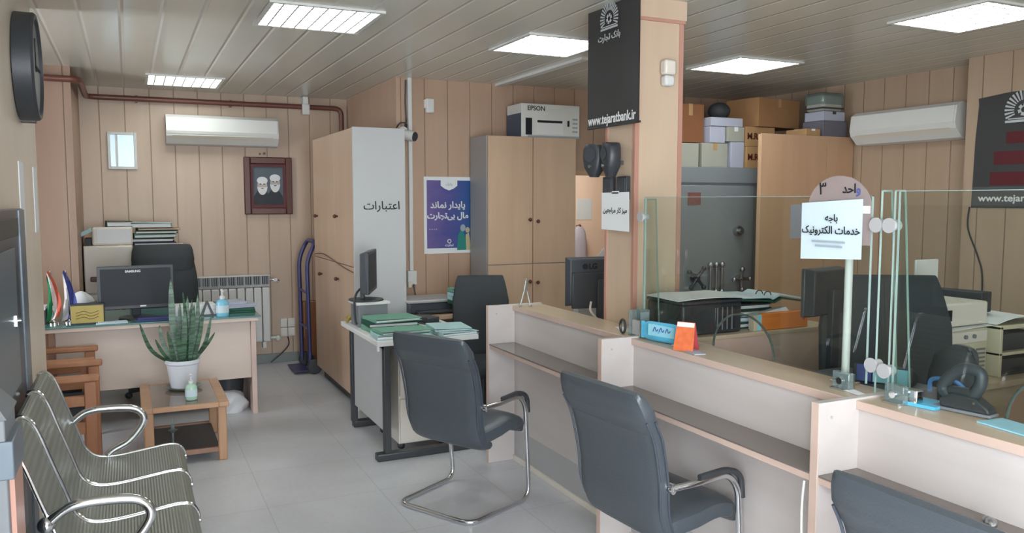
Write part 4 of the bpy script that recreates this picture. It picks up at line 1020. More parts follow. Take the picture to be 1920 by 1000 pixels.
t = thing('potted_snake_plant', 'green snake plant in a white pot on the coffee table', 'potted plant', (0.285, 5.58, TZ))
obj('pot', MB().lathe([(0.078, 0.014), (0.1, 0.165), (0.108, 0.172), (0.108, 0.195), (0.1, 0.195), (0.094, 0.165), (0.01, 0.16)], n=32), 'pot', t)
obj('saucer', MB().lathe([(0.085, 0), (0.115, 0.016), (0.11, 0.018), (0.075, 0.006)], n=28), 'clear', t)
obj('soil', MB().cyl((0, 0, 0.16), (0, 0, 0.178), 0.093, 0.093, 24), 'soil', t)
def leaf(base, tip, bend, w):
    b0, tp = Vector(base), Vector(tip); md = (b0 + tp) / 2 + Vector(bend)
    C = smooth([b0, md, tp], 8); m = len(C); rg = []
    side = Vector((tp.x - b0.x, tp.y - b0.y, 0)); side = Vector((0.9, 0.45, 0)) if side.length < 0.02 else Vector((-side.y, side.x, 0)) * 0.6 + Vector((0.8, 0.0, 0))
    side.normalize()
    for i in range(m):
        u = i / (m - 1); ww = 0.72 * w * (0.55 + 0.6 * math.sin(min(u * 1.5, 1) * PI * 0.5)) * (1 - u ** 4) + 0.0008
        tn = (C[min(i + 1, m - 1)] - C[max(i - 1, 0)]).normalized(); sd = (side - tn * side.dot(tn)).normalized(); nr = sd.cross(tn)
        rg.append([C[i] - sd * ww + nr * ww * 0.25, C[i] - nr * 0.003, C[i] + sd * ww + nr * ww * 0.25, C[i] + nr * 0.003])
    return MB().ring(rg)
LV = [((-0.03, 0.0), (-0.055, 0.02, 0.72), (-0.01, 0, 0), 0.027), ((0.02, 0.02), (0.045, 0.05, 0.6), (0, 0, 0), 0.022), ((0.05, -0.01), (0.105, 0.0, 0.62), (0.015, 0, 0), 0.02),
      ((0.0, -0.04), (0.02, -0.08, 0.52), (0, -0.01, 0), 0.022), ((0.04, -0.04), (0.075, -0.09, 0.56), (0, 0, 0), 0.02), ((-0.05, 0.03), (-0.13, 0.05, 0.42), (-0.02, 0, 0), 0.018),
      ((-0.06, -0.02), (-0.25, -0.04, 0.46), (-0.03, 0, -0.04), 0.016), ((0.06, 0.02), (0.185, 0.02, 0.47), (0.02, 0, -0.03), 0.016), ((0.06, -0.03), (0.13, -0.07, 0.53), (0.01, 0, 0), 0.017),
      ((-0.02, 0.05), (0.0, 0.11, 0.55), (0, 0, 0), 0.02), ((0.02, 0.0), (0.015, 0.0, 0.63), (0.01, 0.01, 0), 0.018), ((-0.045, -0.045), (-0.09, -0.09, 0.4), (0, 0, 0), 0.018),
      ((0.0, 0.03), (0.075, 0.09, 0.57), (0.01, 0.01, 0), 0.018), ((0.03, 0.05), (0.07, 0.12, 0.48), (0, 0, 0), 0.018), ((-0.01, -0.06), (-0.035, -0.11, 0.42), (0, 0, 0), 0.018),
      ((0.065, 0.0), (0.2, -0.03, 0.36), (0.02, 0, 0.02), 0.013), ((-0.065, 0.01), (-0.16, -0.02, 0.34), (-0.01, 0, 0.0), 0.014)]
for b, tp, bd, w in LV:
    obj('leaf', leaf((b[0], b[1], 0.17), tp, bd, w), 'leaf', t, sharp=60)
pump_bottle('mint green pump bottle standing on the coffee table', (0.31, 5.24, TZ), 0.035, 0.1, 'gel_green')
single('bottle_base', MB().lathe([(0.038, 0), (0.038, 0.0), (0.036, 0.001), (0.01, 0.001)]), 'clear', 'clear coaster under the mint green pump bottle', 'coaster', (0.31, 5.24, TZ - 0.0015)) if False else None

# ------------------------------------------------------------------ wooden armchairs beside the bench
def wooden_armchair(label, loc, rz):
    """Seat looks to +y."""
    t = thing('wooden_armchair', label, 'armchair', loc, rz)
    for s in (-1, 1):
        obj('front_leg', box(s * 0.235 - 0.025, s * 0.235 + 0.025, 0.2, 0.26, 0, 0.58), 'chair_wood_v', t, 0.006)
        obj('rear_leg', box(s * 0.235 - 0.025, s * 0.235 + 0.025, -0.28, -0.22, 0, 0.78), 'chair_wood_v', t, 0.006)
        obj('armrest', box(s * 0.235 - 0.032, s * 0.235 + 0.032, -0.3, 0.28, 0.58, 0.615), 'chair_wood', t, 0.008)
        obj('side_rail', box(s * 0.235 - 0.015, s * 0.235 + 0.015, -0.22, 0.2, 0.44, 0.5), 'chair_wood', t, 0.004)
        obj('side_rail', box(s * 0.235 - 0.015, s * 0.235 + 0.015, -0.22, 0.2, 0.28, 0.35), 'chair_wood', t, 0.004)
    obj('front_rail', box(-0.21, 0.21, 0.2, 0.23, 0.3, 0.38), 'chair_wood', t, 0.004)
    obj('seat', box(-0.21, 0.21, -0.22, 0.2, 0.36, 0.43), 'black_soft', t, 0.02, seg=3)
    obj('backrest', box(-0.21, 0.21, -0.27, -0.22, 0.45, 0.76), 'black_soft', t, 0.02, seg=3)
    obj('top_rail', box(-0.21, 0.21, -0.27, -0.23, 0.76, 0.8), 'chair_wood', t, 0.006)
    return t
wa = wooden_armchair('orange beech armchair with black seat, the nearer one beside the steel bench', (-0.46, 5.28, 0), R(-90))
wooden_armchair('orange beech armchair with black seat, the farther one against the manager desk', (-0.5, 5.83, 0), R(-90))

# ------------------------------------------------------------------ steel waiting bench
t = thing('waiting_bench', 'grey ribbed steel three seat bench with chrome armrests on the left wall', 'bench', (0.0, 3.4, 0))
PR = [(-0.385, 0.835), (-0.36, 0.842), (-0.325, 0.8), (-0.285, 0.68), (-0.245, 0.56), (-0.215, 0.475), (-0.165, 0.432), (-0.08, 0.425), (0.04, 0.438), (0.13, 0.448), (0.175, 0.438), (0.197, 0.405), (0.2, 0.38)]
PS = smooth([(x, 0, z) for x, z in PR], 4)
def seat_shell(y0, y1):
    g = MB(); m = len(PS); vs = []; n = 6
    for i, p in enumerate(PS):
        tn = (PS[min(i + 1, m - 1)] - PS[max(i - 1, 0)]).normalized(); nr = Vector((tn.z, 0, -tn.x))
        inset = 0.0
        if i < 6: inset = 0.035 * (1 - i / 6) ** 2
        if i > m - 6: inset = 0.03 * (1 - (m - 1 - i) / 5) ** 2
        ys = [y0 + inset + (y1 - y0 - 2 * inset) * k / n for k in range(n + 1)]
        vs.append([Vector((p.x, y, p.z)) for y in ys] + [Vector((p.x, y, p.z)) + nr * 0.006 for y in ys[::-1]])
    return g.ring(vs)
def seat_edge(y0, y1, k):
    g = MB(); m = len(PS)
    for y, s in (((y0, 1), (y1, -1))[k],):
        pts = []
        for i, p in enumerate(PS):
            inset = 0.0
            if i < 6: inset = 0.035 * (1 - i / 6) ** 2
            if i > m - 6: inset = 0.03 * (1 - (m - 1 - i) / 5) ** 2
            pts.append((p.x + 0.002, y + s * inset, p.z + 0.002))
        g.tube(pts, 0.0065, 8)
    return g
for c in (0.43, 0.015, -0.4):
    sh = obj('seat', seat_shell(c - 0.197, c + 0.197), 'ribbed', t, sharp=50)
    for k in (0, 1): obj('chrome_edge', seat_edge(c - 0.2, c + 0.2, k), 'chrome', sh)
def bench_arm(y):
    pts = [(-0.26, y, 0.6), (-0.2, y, 0.642), (-0.1, y, 0.648), (-0.0, y, 0.632), (0.03, y, 0.575), (-0.03, y, 0.49), (-0.11, y, 0.445), (-0.14, y, 0.4)]
    obj('armrest', MB().tube(smooth(pts, 7), 0.0165, 12), 'chrome', t)
bench_arm(0.64); bench_arm(-0.61)
obj('arm_knuckle', MB().sphere((-0.265, -0.61, 0.595), 0.026, 14, 10), 'chrome', t)
obj('beam', box(-0.1, -0.02, -0.62, 0.62, 0.33, 0.38), 'darksteel', t, 0.004)
for y in (0.45, -0.42):
    obj('leg', MB().cyl((-0.06, y, 0.04), (-0.06, y, 0.34), 0.028).tube(fillet([(-0.3, y, 0.02), (-0.25, y, 0.05), (0.1, y, 0.05), (0.17, y, 0.02)], 0.04), 0.022, 10), 'chrome', t)
for c in (0.43, 0.015, -0.4):
    obj('seat_bracket', MB().box(-0.2, 0.08, c - 0.14, c - 0.12, 0.375, 0.42).box(-0.2, 0.08, c + 0.12, c + 0.14, 0.375, 0.42), 'darksteel', t)

# ------------------------------------------------------------------ cantilever guest chairs (seat looks to +y)
def guest_chair(label, loc, rz):
    t = thing('guest_chair', label, 'chair', loc, rz, 'black leather chairs along the counter')
    path = []
    half = [(-0.25, -0.09, 0.575), (-0.272, 0.0, 0.583), (-0.275, 0.16, 0.592), (-0.275, 0.215, 0.53), (-0.265, 0.262, 0.016), (-0.245, -0.2, 0.016)]
    L = [Vector(p) for p in half]; Rr = [Vector((-p[0], p[1], p[2])) for p in half[::-1]]
    obj('chrome_frame', MB().tube(fillet(L + Rr, 0.075, 7), 0.0125, 12), 'chrome', t)
    obj('seat', pad([(-0.05, 0.41), (0.05, 0.425), (0.15, 0.44), (0.23, 0.425), (0.26, 0.39)], [0.235, 0.245, 0.245, 0.24, 0.225], [0.05, 0.05, 0.048, 0.042, 0.03], e=4), 'leather', t)
    br = obj('backrest', pad([(-0.01, 0.36), (-0.075, 0.385), (-0.105, 0.47), (-0.118, 0.6), (-0.15, 0.75), (-0.2, 0.855), (-0.222, 0.905)], [0.225, 0.238, 0.242, 0.246, 0.25, 0.248, 0.232], [0.03, 0.036, 0.036, 0.034, 0.032, 0.03, 0.024], e=4.2), 'leather', t)
    obj('headrest', pad([(-0.168, 0.79), (-0.199, 0.855), (-0.227, 0.91)], [0.249, 0.254, 0.238], [0.031, 0.041, 0.026], e=4.2), 'leather', br)
    for s in (-1, 1):
        for q in (0, 1):
            dy = (-0.024, 0.012)[q]
            sm = MB().tube(smooth([(s * 0.232, -0.07 + dy, 0.38), (s * (0.238 + 0.004 * q), -0.108 + dy, 0.48), (s * (0.243 + 0.004 * q), -0.12 + dy, 0.6), (s * (0.247 + 0.004 * q), -0.152 + dy, 0.75), (s * (0.248 + 0.004 * q), -0.19 + dy, 0.83)], 6), 0.0045, 8)
            obj('piping', sm, 'leather_blue', br)
    for s in (-1, 1):
        obj('arm_pad', MB().tube(fillet([(s * 0.272, 0.02, 0.602), (s * 0.276, 0.155, 0.611), (s * 0.278, 0.226, 0.58), (s * 0.278, 0.234, 0.49)], 0.05, 6), 0.012, 10), 'black', t)
        obj('bracket', MB().cyl((s * 0.225, -0.1, 0.575), (s * 0.258, -0.09, 0.575), 0.02, n=16), 'chrome', t)
    return t
gc = guest_chair('black leather cantilever chair at the far end of the counter, farthest of three', (1.518, 3.82, 0), R(27.7 - 90))
dup(gc, (1.774, 2.511, 0), R(6 - 90), 'black leather cantilever chair before the middle counter shelf, second of three')
dup(gc, (1.797, 1.177, 0), R(0 - 90), 'black leather cantilever chair cut by the bottom right edge, nearest of three')

# ------------------------------------------------------------------ service counter
def counter_unit(label, loc, L):
    """Front plane x = 0; far end at y = 0 and the unit runs to -y."""
    t = thing('counter_unit', label, 'counter', loc, 0, 'counter units in a row')
    obj('end_panel', MB().box(-0.172, 0.19, -0.03, 0, 0, 0.965, 0).box(-0.176, -0.172, -0.031, 0.001, 0, 0.966, 1), ['counter', 'counter_edge'], t, 0.0015)
    obj('worktop', MB().box(-0.012, 0.19, -L, -0.03, 0.93, 0.958, 0).box(-0.0135, -0.012, -L, -0.03, 0.93, 0.9575, 1), ['counter_top', 'counter_edge'], t, 0.0015)
    obj('upper_panel', box(0.0, 0.018, -L, -0.03, 0.745, 0.93), 'counter', t)
    sh = obj('shelf', box(-0.168, 0.0, -L, -0.03, 0.705, 0.728), 'counter_edge', t, 0.0015)
    obj('shelf_glass', box(-0.17, -0.001, -L + 0.002, -0.031, 0.7285, 0.7345), 'shelfglass', sh)
    obj('lower_panel', box(0.0, 0.018, -L, -0.03, 0.2, 0.745), 'counter', t)
    obj('kick_panel', box(0.002, 0.02, -L, -0.03, 0.0, 0.2), 'column', t)
    obj('kick_band', box(-0.001, 0.002, -L, -0.03, 0.03, 0.2), 'grey_lam', t)
    obj('floor_trim', box(-0.012, 0.002, -L, -0.03, 0.0, 0.03), 'cream', t, 0.002)
    for z in (0.945, 0.75):
        obj('cam_cap', MB().cyl((-0.12, -0.0305, z - 0.03), (-0.12, -0.032, z - 0.03), 0.005, n=10), 'grey_lam', t)
    return t
YC = [4.385, 3.107, 1.83, 0.553]
cu = counter_unit('pale maple counter unit at the far end beside the white topped desk', (2.1, YC[0], 0), 1.277)
dup(cu, (2.1, YC[1], 0), 0, 'pale maple counter unit carrying the blue wipes pack and orange calendar')
dup(cu, (2.1, YC[2], 0), 0, 'pale maple counter unit carrying the big black hole punch, at bottom right')
for nm, y0, y1, lb in (('staff_desk', 0.6, 2.97, 'maple staff desk behind the near counter units'), ('staff_desk', 3.9, 4.6, 'maple staff desk behind the far end counter unit, left of the column')):
    single(nm, MB().box(2.3, 2.75, y0, y1, 0.71, 0.74).box(2.31, 2.73, y0 + 0.02, y0 + 0.04, 0, 0.71).box(2.31, 2.73, y1 - 0.04, y1 - 0.02, 0, 0.71), 'counter_top', lb, 'desk', bevel=0.002)

# ------------------------------------------------------------------ glass partition on the counter
GX = 2.2; GZ = 0.9585
def glass_panel(label, y0, y1, h, arches):
    """Sheet in the plane x = 2.2 between y0 (far) and y1 (near), half-round passes cut from its lower edge."""
    t = thing('glass_screen', label, 'glass panel', (GX, y0, GZ))
    L = y0 - y1
    low = [(0.0, 0.03)]
    for c, r, hh in arches:
        c = y0 - c
        low.append((c - r, 0.03))
        for k in range(1, 16):
            a = PI - PI * k / 16; low.append((c + r * math.cos(a), 0.03 + hh * math.sin(a)))
        low.append((c + r, 0.03))
    low.append((L, 0.03))
    out = [(0.0, h)] + low + [(L, h)]
    g = MB(); n = len(out)
    F = lambda a, b: Vector((-0.004, -a, b)); B = lambda a, b: Vector((0.004, -a, b))
    # faces as strips between the lower outline and the straight top edge
    m = len(low)
    for k in range(m - 1):
        (a0, b0), (a1, b1) = low[k], low[k + 1]
        if a1 - a0 < 1e-6: continue
        for fn, fl in ((F, 0), (B, 1)):
            q = [fn(a0, b0), fn(a1, b1), fn(a1, h), fn(a0, h)]
            g.add(q[::-1] if fl else q, [(0, 1, 2, 3)], 0)
    o = obj('pane', g, 'glass', t)
    e = MB()
    e.box(-0.0042, 0.0042, -L, 0, h - 0.002, h); e.box(-0.0042, 0.0042, -0.002, 0, 0.03, h); e.box(-0.0042, 0.0042, -L, -L + 0.002, 0.03, h)
    obj('edge', e, 'glassedge', t)
    for c, r, hh in arches:
        c = y0 - c
        pts = [Vector((0, -(c + r * math.cos(PI - PI * k / 24)), 0.03 + hh * math.sin(PI * k / 24))) for k in range(25)]
        obj('pass_edge', MB().tube(pts, 0.0045, 8), 'glassdark', t)
    for y in (0.08, L - 0.08):
        obj('clamp', box(-0.016, 0.016, -y - 0.022, -y + 0.022, 0, 0.05), 'chrome', t, 0.003)
    return t
glass_panel('clear glass panel on the counter from the column to the acrylic sign', 3.14, 1.86, 0.655, [(2.46, 0.175, 0.155)])
glass_panel('clear glass panel on the counter above the big hole punch, at the right edge', 1.76, 0.5, 0.67, [(1.21, 0.175, 0.155)])
def fin(label, loc, top, bot, h, discs):
    t = thing('glass_fin', label, 'glass panel', loc)
    out = [(0.006, 0.0), (bot, 0.0), (top, h), (0.006, h)]
    g = MB()
    for y in (-0.004, 0.004): g.add([(a, y, b) for a, b in out], [(0, 1, 2, 3)])
    obj('pane', g, 'glass', t)
    e = MB()
    for k in range(4):
        a, b = out[k], out[(k + 1) % 4]; e.tube([(a[0], 0, a[1]), (b[0], 0, b[1])], 0.0036, 6)
    obj('edge', e, 'glassedge', t)
    for z in discs:
        obj('standoff', MB().cyl((-0.016, 0.0, z), (0.02, 0.0, z), 0.018, n=20).cyl((-0.022, 0.0, z), (-0.016, 0.0, z), 0.024, n=24), 'grey_lam', t)
    return t
fin('sloping glass fin bracing the partition just right of the acrylic sign', (GX, 1.83, GZ), 0.05, 0.11, 0.67, (0.1, 0.56))
fin('sloping glass fin bracing the partition, nearer of the pair by the sign', (GX, 1.78, GZ), 0.05, 0.11, 0.67, (0.09, 0.56))
fin('sloping glass fin at the left end of the glass partition beside the column', (GX, 3.155, GZ), 0.07, 0.1, 0.645, (0.1, 0.56))
t = thing('glass_trestle', 'small clear A shaped glass edge on the far end counter unit', 'glass panel', (2.14, 4.3, GZ))
obj('pane', MB().tube([(-0.03, 0.0, 0), (0.0, 0, 0.1), (0.012, 0, 0.17)], 0.004, 8).tube([(0.03, -0.02, 0.0), (0.018, 0, 0.09), (0.012, 0, 0.17)], 0.004, 8), 'clear', t)
obj('foot', box(-0.04, -0.02, -0.01, 0.01, 0, 0.006), 'chrome', t)
obj('foot', box(0.02, 0.04, -0.03, -0.01, 0, 0.006), 'chrome', t)
for y, lb in ((1.93, 'chrome glass clamp at the foot of the white sign post'), (1.72, 'chrome glass clamp right of the glass fins on the counter')):
    t = thing('glass_clamp', lb, 'clamp', (GX - 0.03, y, GZ))
    obj('block', box(-0.012, 0.012, -0.035, 0.035, 0, 0.06), 'clear', t, 0.003)
    obj('base', box(-0.03, 0.025, -0.03, 0.03, 0, 0.006), 'chrome', t)
    obj('screw', MB().cyl((-0.02, 0, 0.03), (-0.012, 0, 0.03), 0.012, n=14), 'chrome', t)

# acrylic sign with its post and the sheet taped on it
t = thing('counter_sign', 'rounded milky acrylic sign with Persian lettering on top of the glass partition', 'sign', (2.186, 1.99, 1.6))
pts = [(-0.135, -0.15)] + [(0.135 * math.cos(PI - PI * k / 24), -0.03 + 0.112 * math.sin(PI * k / 24)) for k in range(25)] + [(0.135, -0.15)]
obj('plate', MB().prism(pts, lambda a, b: (0.004, -a, b), lambda a, b: (0.0, -a, b)), 'acrylic', t)
k = MB().text('۳', 0.06, (-0.0008, 0.07, 0.037), (0, -1, 0), (0, 0, 1), 0.0005, 0.0004)
k.text(fa('احد'), 0.042, (-0.0008, -0.045, 0.036), (0, -1, 0), (0, 0, 1), 0.0005, 0.001)
obj('lettering', k, 'ink', t)
obj('lettering', MB().text(fa('و'), 0.046, (-0.0008, -0.083, 0.036), (0, -1, 0), (0, 0, 1), 0.0005, 0.001), 'ink_blue', t)
obj('white_corner', box(-0.001, 0.0, -0.132, -0.06, -0.045, -0.02), 'paper', t)
t = thing('sign_post', 'slim white post under the paper notice behind the glass', 'post', (2.242, 1.985, GZ))
obj('post', MB().cyl((0, 0, 0.01), (0, 0, 0.64), 0.0135, n=18), 'white', t)
obj('base', box(-0.03, 0.03, -0.04, 0.04, 0, 0.012), 'chrome', t, 0.003)
t = thing('paper_notice', 'pale blue white paper notice with Persian lettering taped to the glass', 'notice', (2.182, 2.015, 1.495))
a = [[(-0.002 - 0.004 * math.sin(3 * u) * (0.5 - v), 0.132 - 0.264 * u, 0.1 - 0.2 * v - 0.006 * (1 - u) + 0.008 * u) for v in (0, 0.25, 0.5, 0.75, 1)] for u in (k / 8 for k in range(9))]
vs = []; fs = []
for r_ in a:
    for p_ in r_: vs.append(p_)
for r_ in a:
    for p_ in r_: vs.append((p_[0] + 0.0015, p_[1], p_[2]))
for i in range(8):
    for j in range(4):
        q = i * 5 + j; fs.append((q, q + 1, q + 6, q + 5)); q += 45; fs.append((q, q + 5, q + 6, q + 1))
obj('sheet', MB().add(vs, fs), 'paper_cool', t)
k = MB().text(fa('باجه'), 0.034, (-0.0095, -0.01, 0.042), (0, -1, 0), (0, 0, 1), 0.0004, 0.0006)
k.text(fa('خدمات الکترونیک'), 0.036, (-0.0095, -0.005, 0.0), (0, -1, 0), (0, 0, 1), 0.0004, 0.0006)
obj('lettering', k, 'ink', t)
k = MB()
for z, y0, y1 in ((-0.04, -0.07, 0.075), (-0.055, -0.06, 0.06)): k.box(-0.0092, -0.008, y0, y1, z - 0.003, z + 0.003)
obj('faint_lines', k, 'ink_grey', t)

# ------------------------------------------------------------------ on the column
def emblem(mb, o, right, up, s, slot=0):
    """Fan of rays over a rosette and a base bar."""
    o, r, u = Vector(o), Vector(right), Vector(up); nn = r.cross(u)
    def poly(pts, lift=0.0008): mb.prism(pts, lambda a, b: o + r * a * s + u * b * s, lambda a, b: o + r * a * s + u * b * s + nn * lift, slot)
    n = 19
    for k in range(n):
        a = R(-22) + (PI + R(44)) * k / (n - 1); w = 0.055
        ca, sa = math.cos(a), math.sin(a); r0, r1 = 0.5, 1.0
        poly([(ca * r0 - sa * w * 0.5, sa * r0 + ca * w * 0.5), (ca * r0 + sa * w * 0.5, sa * r0 - ca * w * 0.5), (ca * r1 + sa * w, sa * r1 - ca * w), (ca * r1 - sa * w, sa * r1 + ca * w)])
    for k in range(6):
        a = 2 * PI * k / 6 + 0.3; cx, cy = 0.22 * math.cos(a), 0.22 * math.sin(a)
        poly([(cx + 0.13 * math.cos(q + a) * (1 if i % 2 else 0.62), cy + 0.13 * math.sin(q + a) * (1 if i % 2 else 0.62)) for i, q in enumerate(2 * PI * j / 8 for j in range(8))])
    poly([(-0.95, -0.62), (0.95, -0.62), (0.95, -0.5), (-0.95, -0.5)])
    poly([(-0.8, -0.46), (0.8, -0.46), (0.8, -0.4), (-0.8, -0.4)])

t = thing('hanging_banner', 'black hanging banner with silver emblem on the column, white web address below', 'banner', (2.262, 3.53, 2.3))
cl = MB(); y0, y1, zb, zt = 0.25, -0.24, -0.335, 0.295
vs = []; fs = []; nn_ = 12
for i in range(nn_ + 1):
    u = i / nn_
    for z in (zb + (0.012 if 0 < i < nn_ else 0.02), zt): vs.append((0.006 * math.sin(u * 5), y0 + (y1 - y0) * u, z))
for i in range(nn_ + 1):
    u = i / nn_
    for z in (zb + (0.012 if 0 < i < nn_ else 0.02), zt): vs.append((0.006 * math.sin(u * 5) + 0.004, y0 + (y1 - y0) * u, z))
for i in range(nn_):
    a = i * 2; b_ = (nn_ + 1) * 2 + a
    fs += [(a, a + 1, a + 3, a + 2), (b_, b_ + 2, b_ + 3, b_ + 1), (a, a + 2, b_ + 2, b_), (a + 1, b_ + 1, b_ + 3, a + 3)]
obj('cloth', cl.add(vs, fs), 'banner', t)
obj('rod', MB().cyl((0.004, 0.25, -0.318), (0.004, -0.24, -0.318), 0.006, n=10), 'banner', t)
k = MB(); k.text('www.tejaratbank.ir', 0.07, (-0.0085, 0.005, -0.282), (0, -1, 0), (0, 0, 1), 0.0006, 0.0012, fit=0.45)
obj('web_address', k, 'ink_white', t)
k = MB(); emblem(k, (-0.0085, 0.03, 0.225), (0, -1, 0), (0, 0, 1), 0.085); obj('emblem', k, 'emblem', t)
k = MB().text(fa('بانک تجارت'), 0.045, (-0.0085, 0.03, 0.135), (0, -1, 0), (0, 0, 1), 0.0006, 0.0008); obj('emblem_name', k, 'emblem', t)
obj('fixing', MB().cyl((0.004, 0.2, 0.28), (0.036, 0.2, 0.28), 0.006).cyl((0.004, -0.2, 0.28), (0.036, -0.2, 0.28), 0.006), 'steel', t)

for y, rz, lb in ((3.66, 24, 'small black desktop speaker hung on the column, the farther left one'), (3.5, -12, 'small black desktop speaker hung on the column, the nearer right one')):
    t = thing('speaker', lb, 'speaker', (2.235, y, 1.72), R(rz), 'pair of speakers on the column')
    prof = [(0.0, 0.02), (0.03, 0.04), (0.05, 0.052), (0.1, 0.062), (0.145, 0.06), (0.165, 0.045), (0.172, 0.02)]
    rg = [[Vector((0.042 * (0.6 + 0.4 * min(1, z / 0.05)) * math.copysign(abs(math.cos(a)) ** 0.6, math.cos(a)), w * math.copysign(abs(math.sin(a)) ** 0.7, math.sin(a)), z)) for a in (2 * PI * k / 24 for k in range(24))] for z, w in prof]
    obj('cabinet_body', MB().ring(rg), 'black', t)
    obj('cone', MB().cyl((-0.042, 0, 0.115), (-0.046, 0, 0.115), 0.036, n=24), 'dark', t)
    obj('knob', MB().cyl((-0.036, 0.0, 0.055), (-0.05, 0.0, 0.055), 0.009, n=16), 'steel', t)
    obj('hook', box(0.03, 0.066, -0.01, 0.01, 0.06, 0.08), 'black', t)
for y, lb in ((3.59, 'left'), (3.455, 'right')):
    t = thing('switch_box', f'flat black box under the speakers on the column, the {lb} one', 'switch box', (2.295, y, 1.66), 0, 'black boxes under the speakers')
    obj('box_body', box(-0.025, 0, -0.045, 0.045, -0.06, 0.06), 'black', t, 0.003)
    obj('cover', box(-0.029, -0.025, -0.038, 0.038, -0.05, 0.05), 'dark', t, 0.002)
t = thing('paper_notice', 'white paper notice with one handwritten line on the column below the speakers', 'notice', (2.262, 3.5, 1.54))
obj('sheet', MB().prism([(-0.128, -0.095), (0.13, -0.1), (0.126, 0.1), (-0.13, 0.097)], lambda a, b: (0.0, -a, b), lambda a, b: (0.002, -a, b)), 'paper', t)
k = MB().text(fa('میز کار مراجعین'), 0.036, (-0.001, 0.0, 0.006), (0, -1, 0), (0, 0, 1), 0.0004, 0.0006); obj('lettering', k, 'ink', t)
obj('tape', box(0.0, 0.04, -0.03, 0.03, 0.092, 0.105), 'paper', t)

# monitor behind the far counter unit
lm = monitor('monitor', 'black monitor seen from its rear beside the column, on the far staff desk', (2.6, 4.2, 0.74), R(-8), 0.42, 0.3, 0.21, 'dark')
k = MB(); k.text('LG', 0.045, (-0.05, -0.0315, 0.455), (1, 0, 0), (0, 0, 1), 0.0005, 0.002)
k.cyl((-0.1, -0.03, 0.455), (-0.1, -0.0325, 0.455), 0.018, n=20); obj('lettering', k, 'ink', lm)
obj('rear_sticker', box(-0.055, 0.005, -0.034, -0.03, 0.275, 0.295), 'paper', lm)
obj('lower_cover', box(-0.19, 0.19, -0.045, -0.025, 0.2, 0.42), 'black', lm, 0.006)
obj('power_cable', MB().tube(smooth([(-0.07, -0.05, 0.24), (-0.085, -0.08, 0.19), (-0.05, -0.1, 0.14), (-0.02, -0.1, 0.1)], 6), 0.007, 8), 'cream', lm)
single('paper_sheet', MB().prism([(-0.1, 0), (0.1, 0), (0.1, 0.22)], lambda a, b: (a, 0, b), lambda a, b: (a, 0.003, b)), 'paper', 'white paper sheet standing behind the far monitor beside the column', 'paper', (2.75, 4.5, 1.09))
single('paper_holder', MB().box(-0.08, 0.06, -0.01, 0.05, 0, 0.35), 'grey_lam', 'grey file holder carrying the white sheet behind the far monitor', 'file holder', (2.72, 4.52, 0.74))
single('paper_notice', box(-0.1, 0.1, -0.003, 0, -0.12, 0.12), 'paper_cool', 'pale notice on the back office wall seen through the doorway', 'notice', (4.78, 8.05, 1.49))
t = thing('coat', 'pale blue grey cloth hanging in the back office doorway', 'coat', (4.68, 7.98, 1.3))
obj('cloth', MB().ring([[Vector((0.11 * q * math.cos(a) * (1 + 0.1 * math.sin(4 * a)), 0.05 * q * math.sin(a), z)) for a in (2 * PI * k / 20 for k in range(20))] for q, z in ((0.3, 0), (0.7, -0.06), (0.9, -0.2), (1, -0.42), (1.05, -0.55))]), 'carton_lilac', t)
obj('hook', MB().cyl((0, 0.07, 0.0), (0, 0.0, 0.0), 0.008).sphere((0, 0, 0), 0.02), 'frame_wood', t)

# ------------------------------------------------------------------ right back corner: safe, tall cupboard, cartons
t = thing('safe', 'big grey steel safe with handles, cartons piled on its top', 'safe', (4.0, 5.3, 0))
obj('body', box(0, 1.05, 0.02, 0.75, 0, 1.87), 'safe', t, 0.008)
obj('door', box(0.03, 0.82, -0.01, 0.02, 0.08, 1.72), 'safe', t, 0.006)
obj('top_rail', box(0.0, 0.9, -0.004, 0.02, 1.74, 1.87), 'safe', t, 0.004)
obj('dial', MB().cyl((0.64, -0.01, 1.34), (0.64, -0.05, 1.34), 0.045, 0.04, 24).cyl((0.64, -0.05, 1.34), (0.64, -0.08, 1.34), 0.022, n=16), 'steel', t)
w = MB().cyl((0.19, -0.01, 0.96), (0.19, -0.06, 0.96), 0.035, n=18)
for a in (0.9, 2.6, 4.0, 5.4): w.tube([(0.19, -0.06, 0.96), (0.19 + 0.1 * math.cos(a), -0.07, 0.96 + 0.1 * math.sin(a))], 0.013, 8).sphere((0.19 + 0.1 * math.cos(a), -0.07, 0.96 + 0.1 * math.sin(a)), 0.02, 10, 8)
obj('spoke_handle', w, 'darksteel', t)
w = MB().cyl((0.66, -0.01, 0.93), (0.66, -0.06, 0.93), 0.035, n=18)
for a in (0.0, 1.57, 3.14, 4.71): w.tube([(0.66, -0.06, 0.93), (0.66 + 0.085 * math.cos(a), -0.07, 0.93 + 0.085 * math.sin(a))], 0.012, 8).sphere((0.66 + 0.085 * math.cos(a), -0.07, 0.93 + 0.085 * math.sin(a)), 0.022, 10, 8)
obj('spoke_handle', w, 'steel', t)
for k in range(3):
    x = 0.35 + 0.06 * k
    obj('bolt_bar', MB().cyl((x, -0.035, 0.83), (x, -0.035, 1.06), 0.012, n=12).sphere((x, -0.035, 0.83), 0.026, 12, 8).sphere((x, -0.035, 1.06), 0.026, 12, 8).cyl((x, 0, 0.86), (x, -0.035, 0.86), 0.01).cyl((x, 0, 1.03), (x, -0.035, 1.03), 0.01), 'steel', t)
obj('label_plate', box(0.12, 0.25, -0.014, -0.01, 1.56, 1.66), plain('worn_red_label', '#7a4d48', 0.6, var=0.3, scale=60), t)
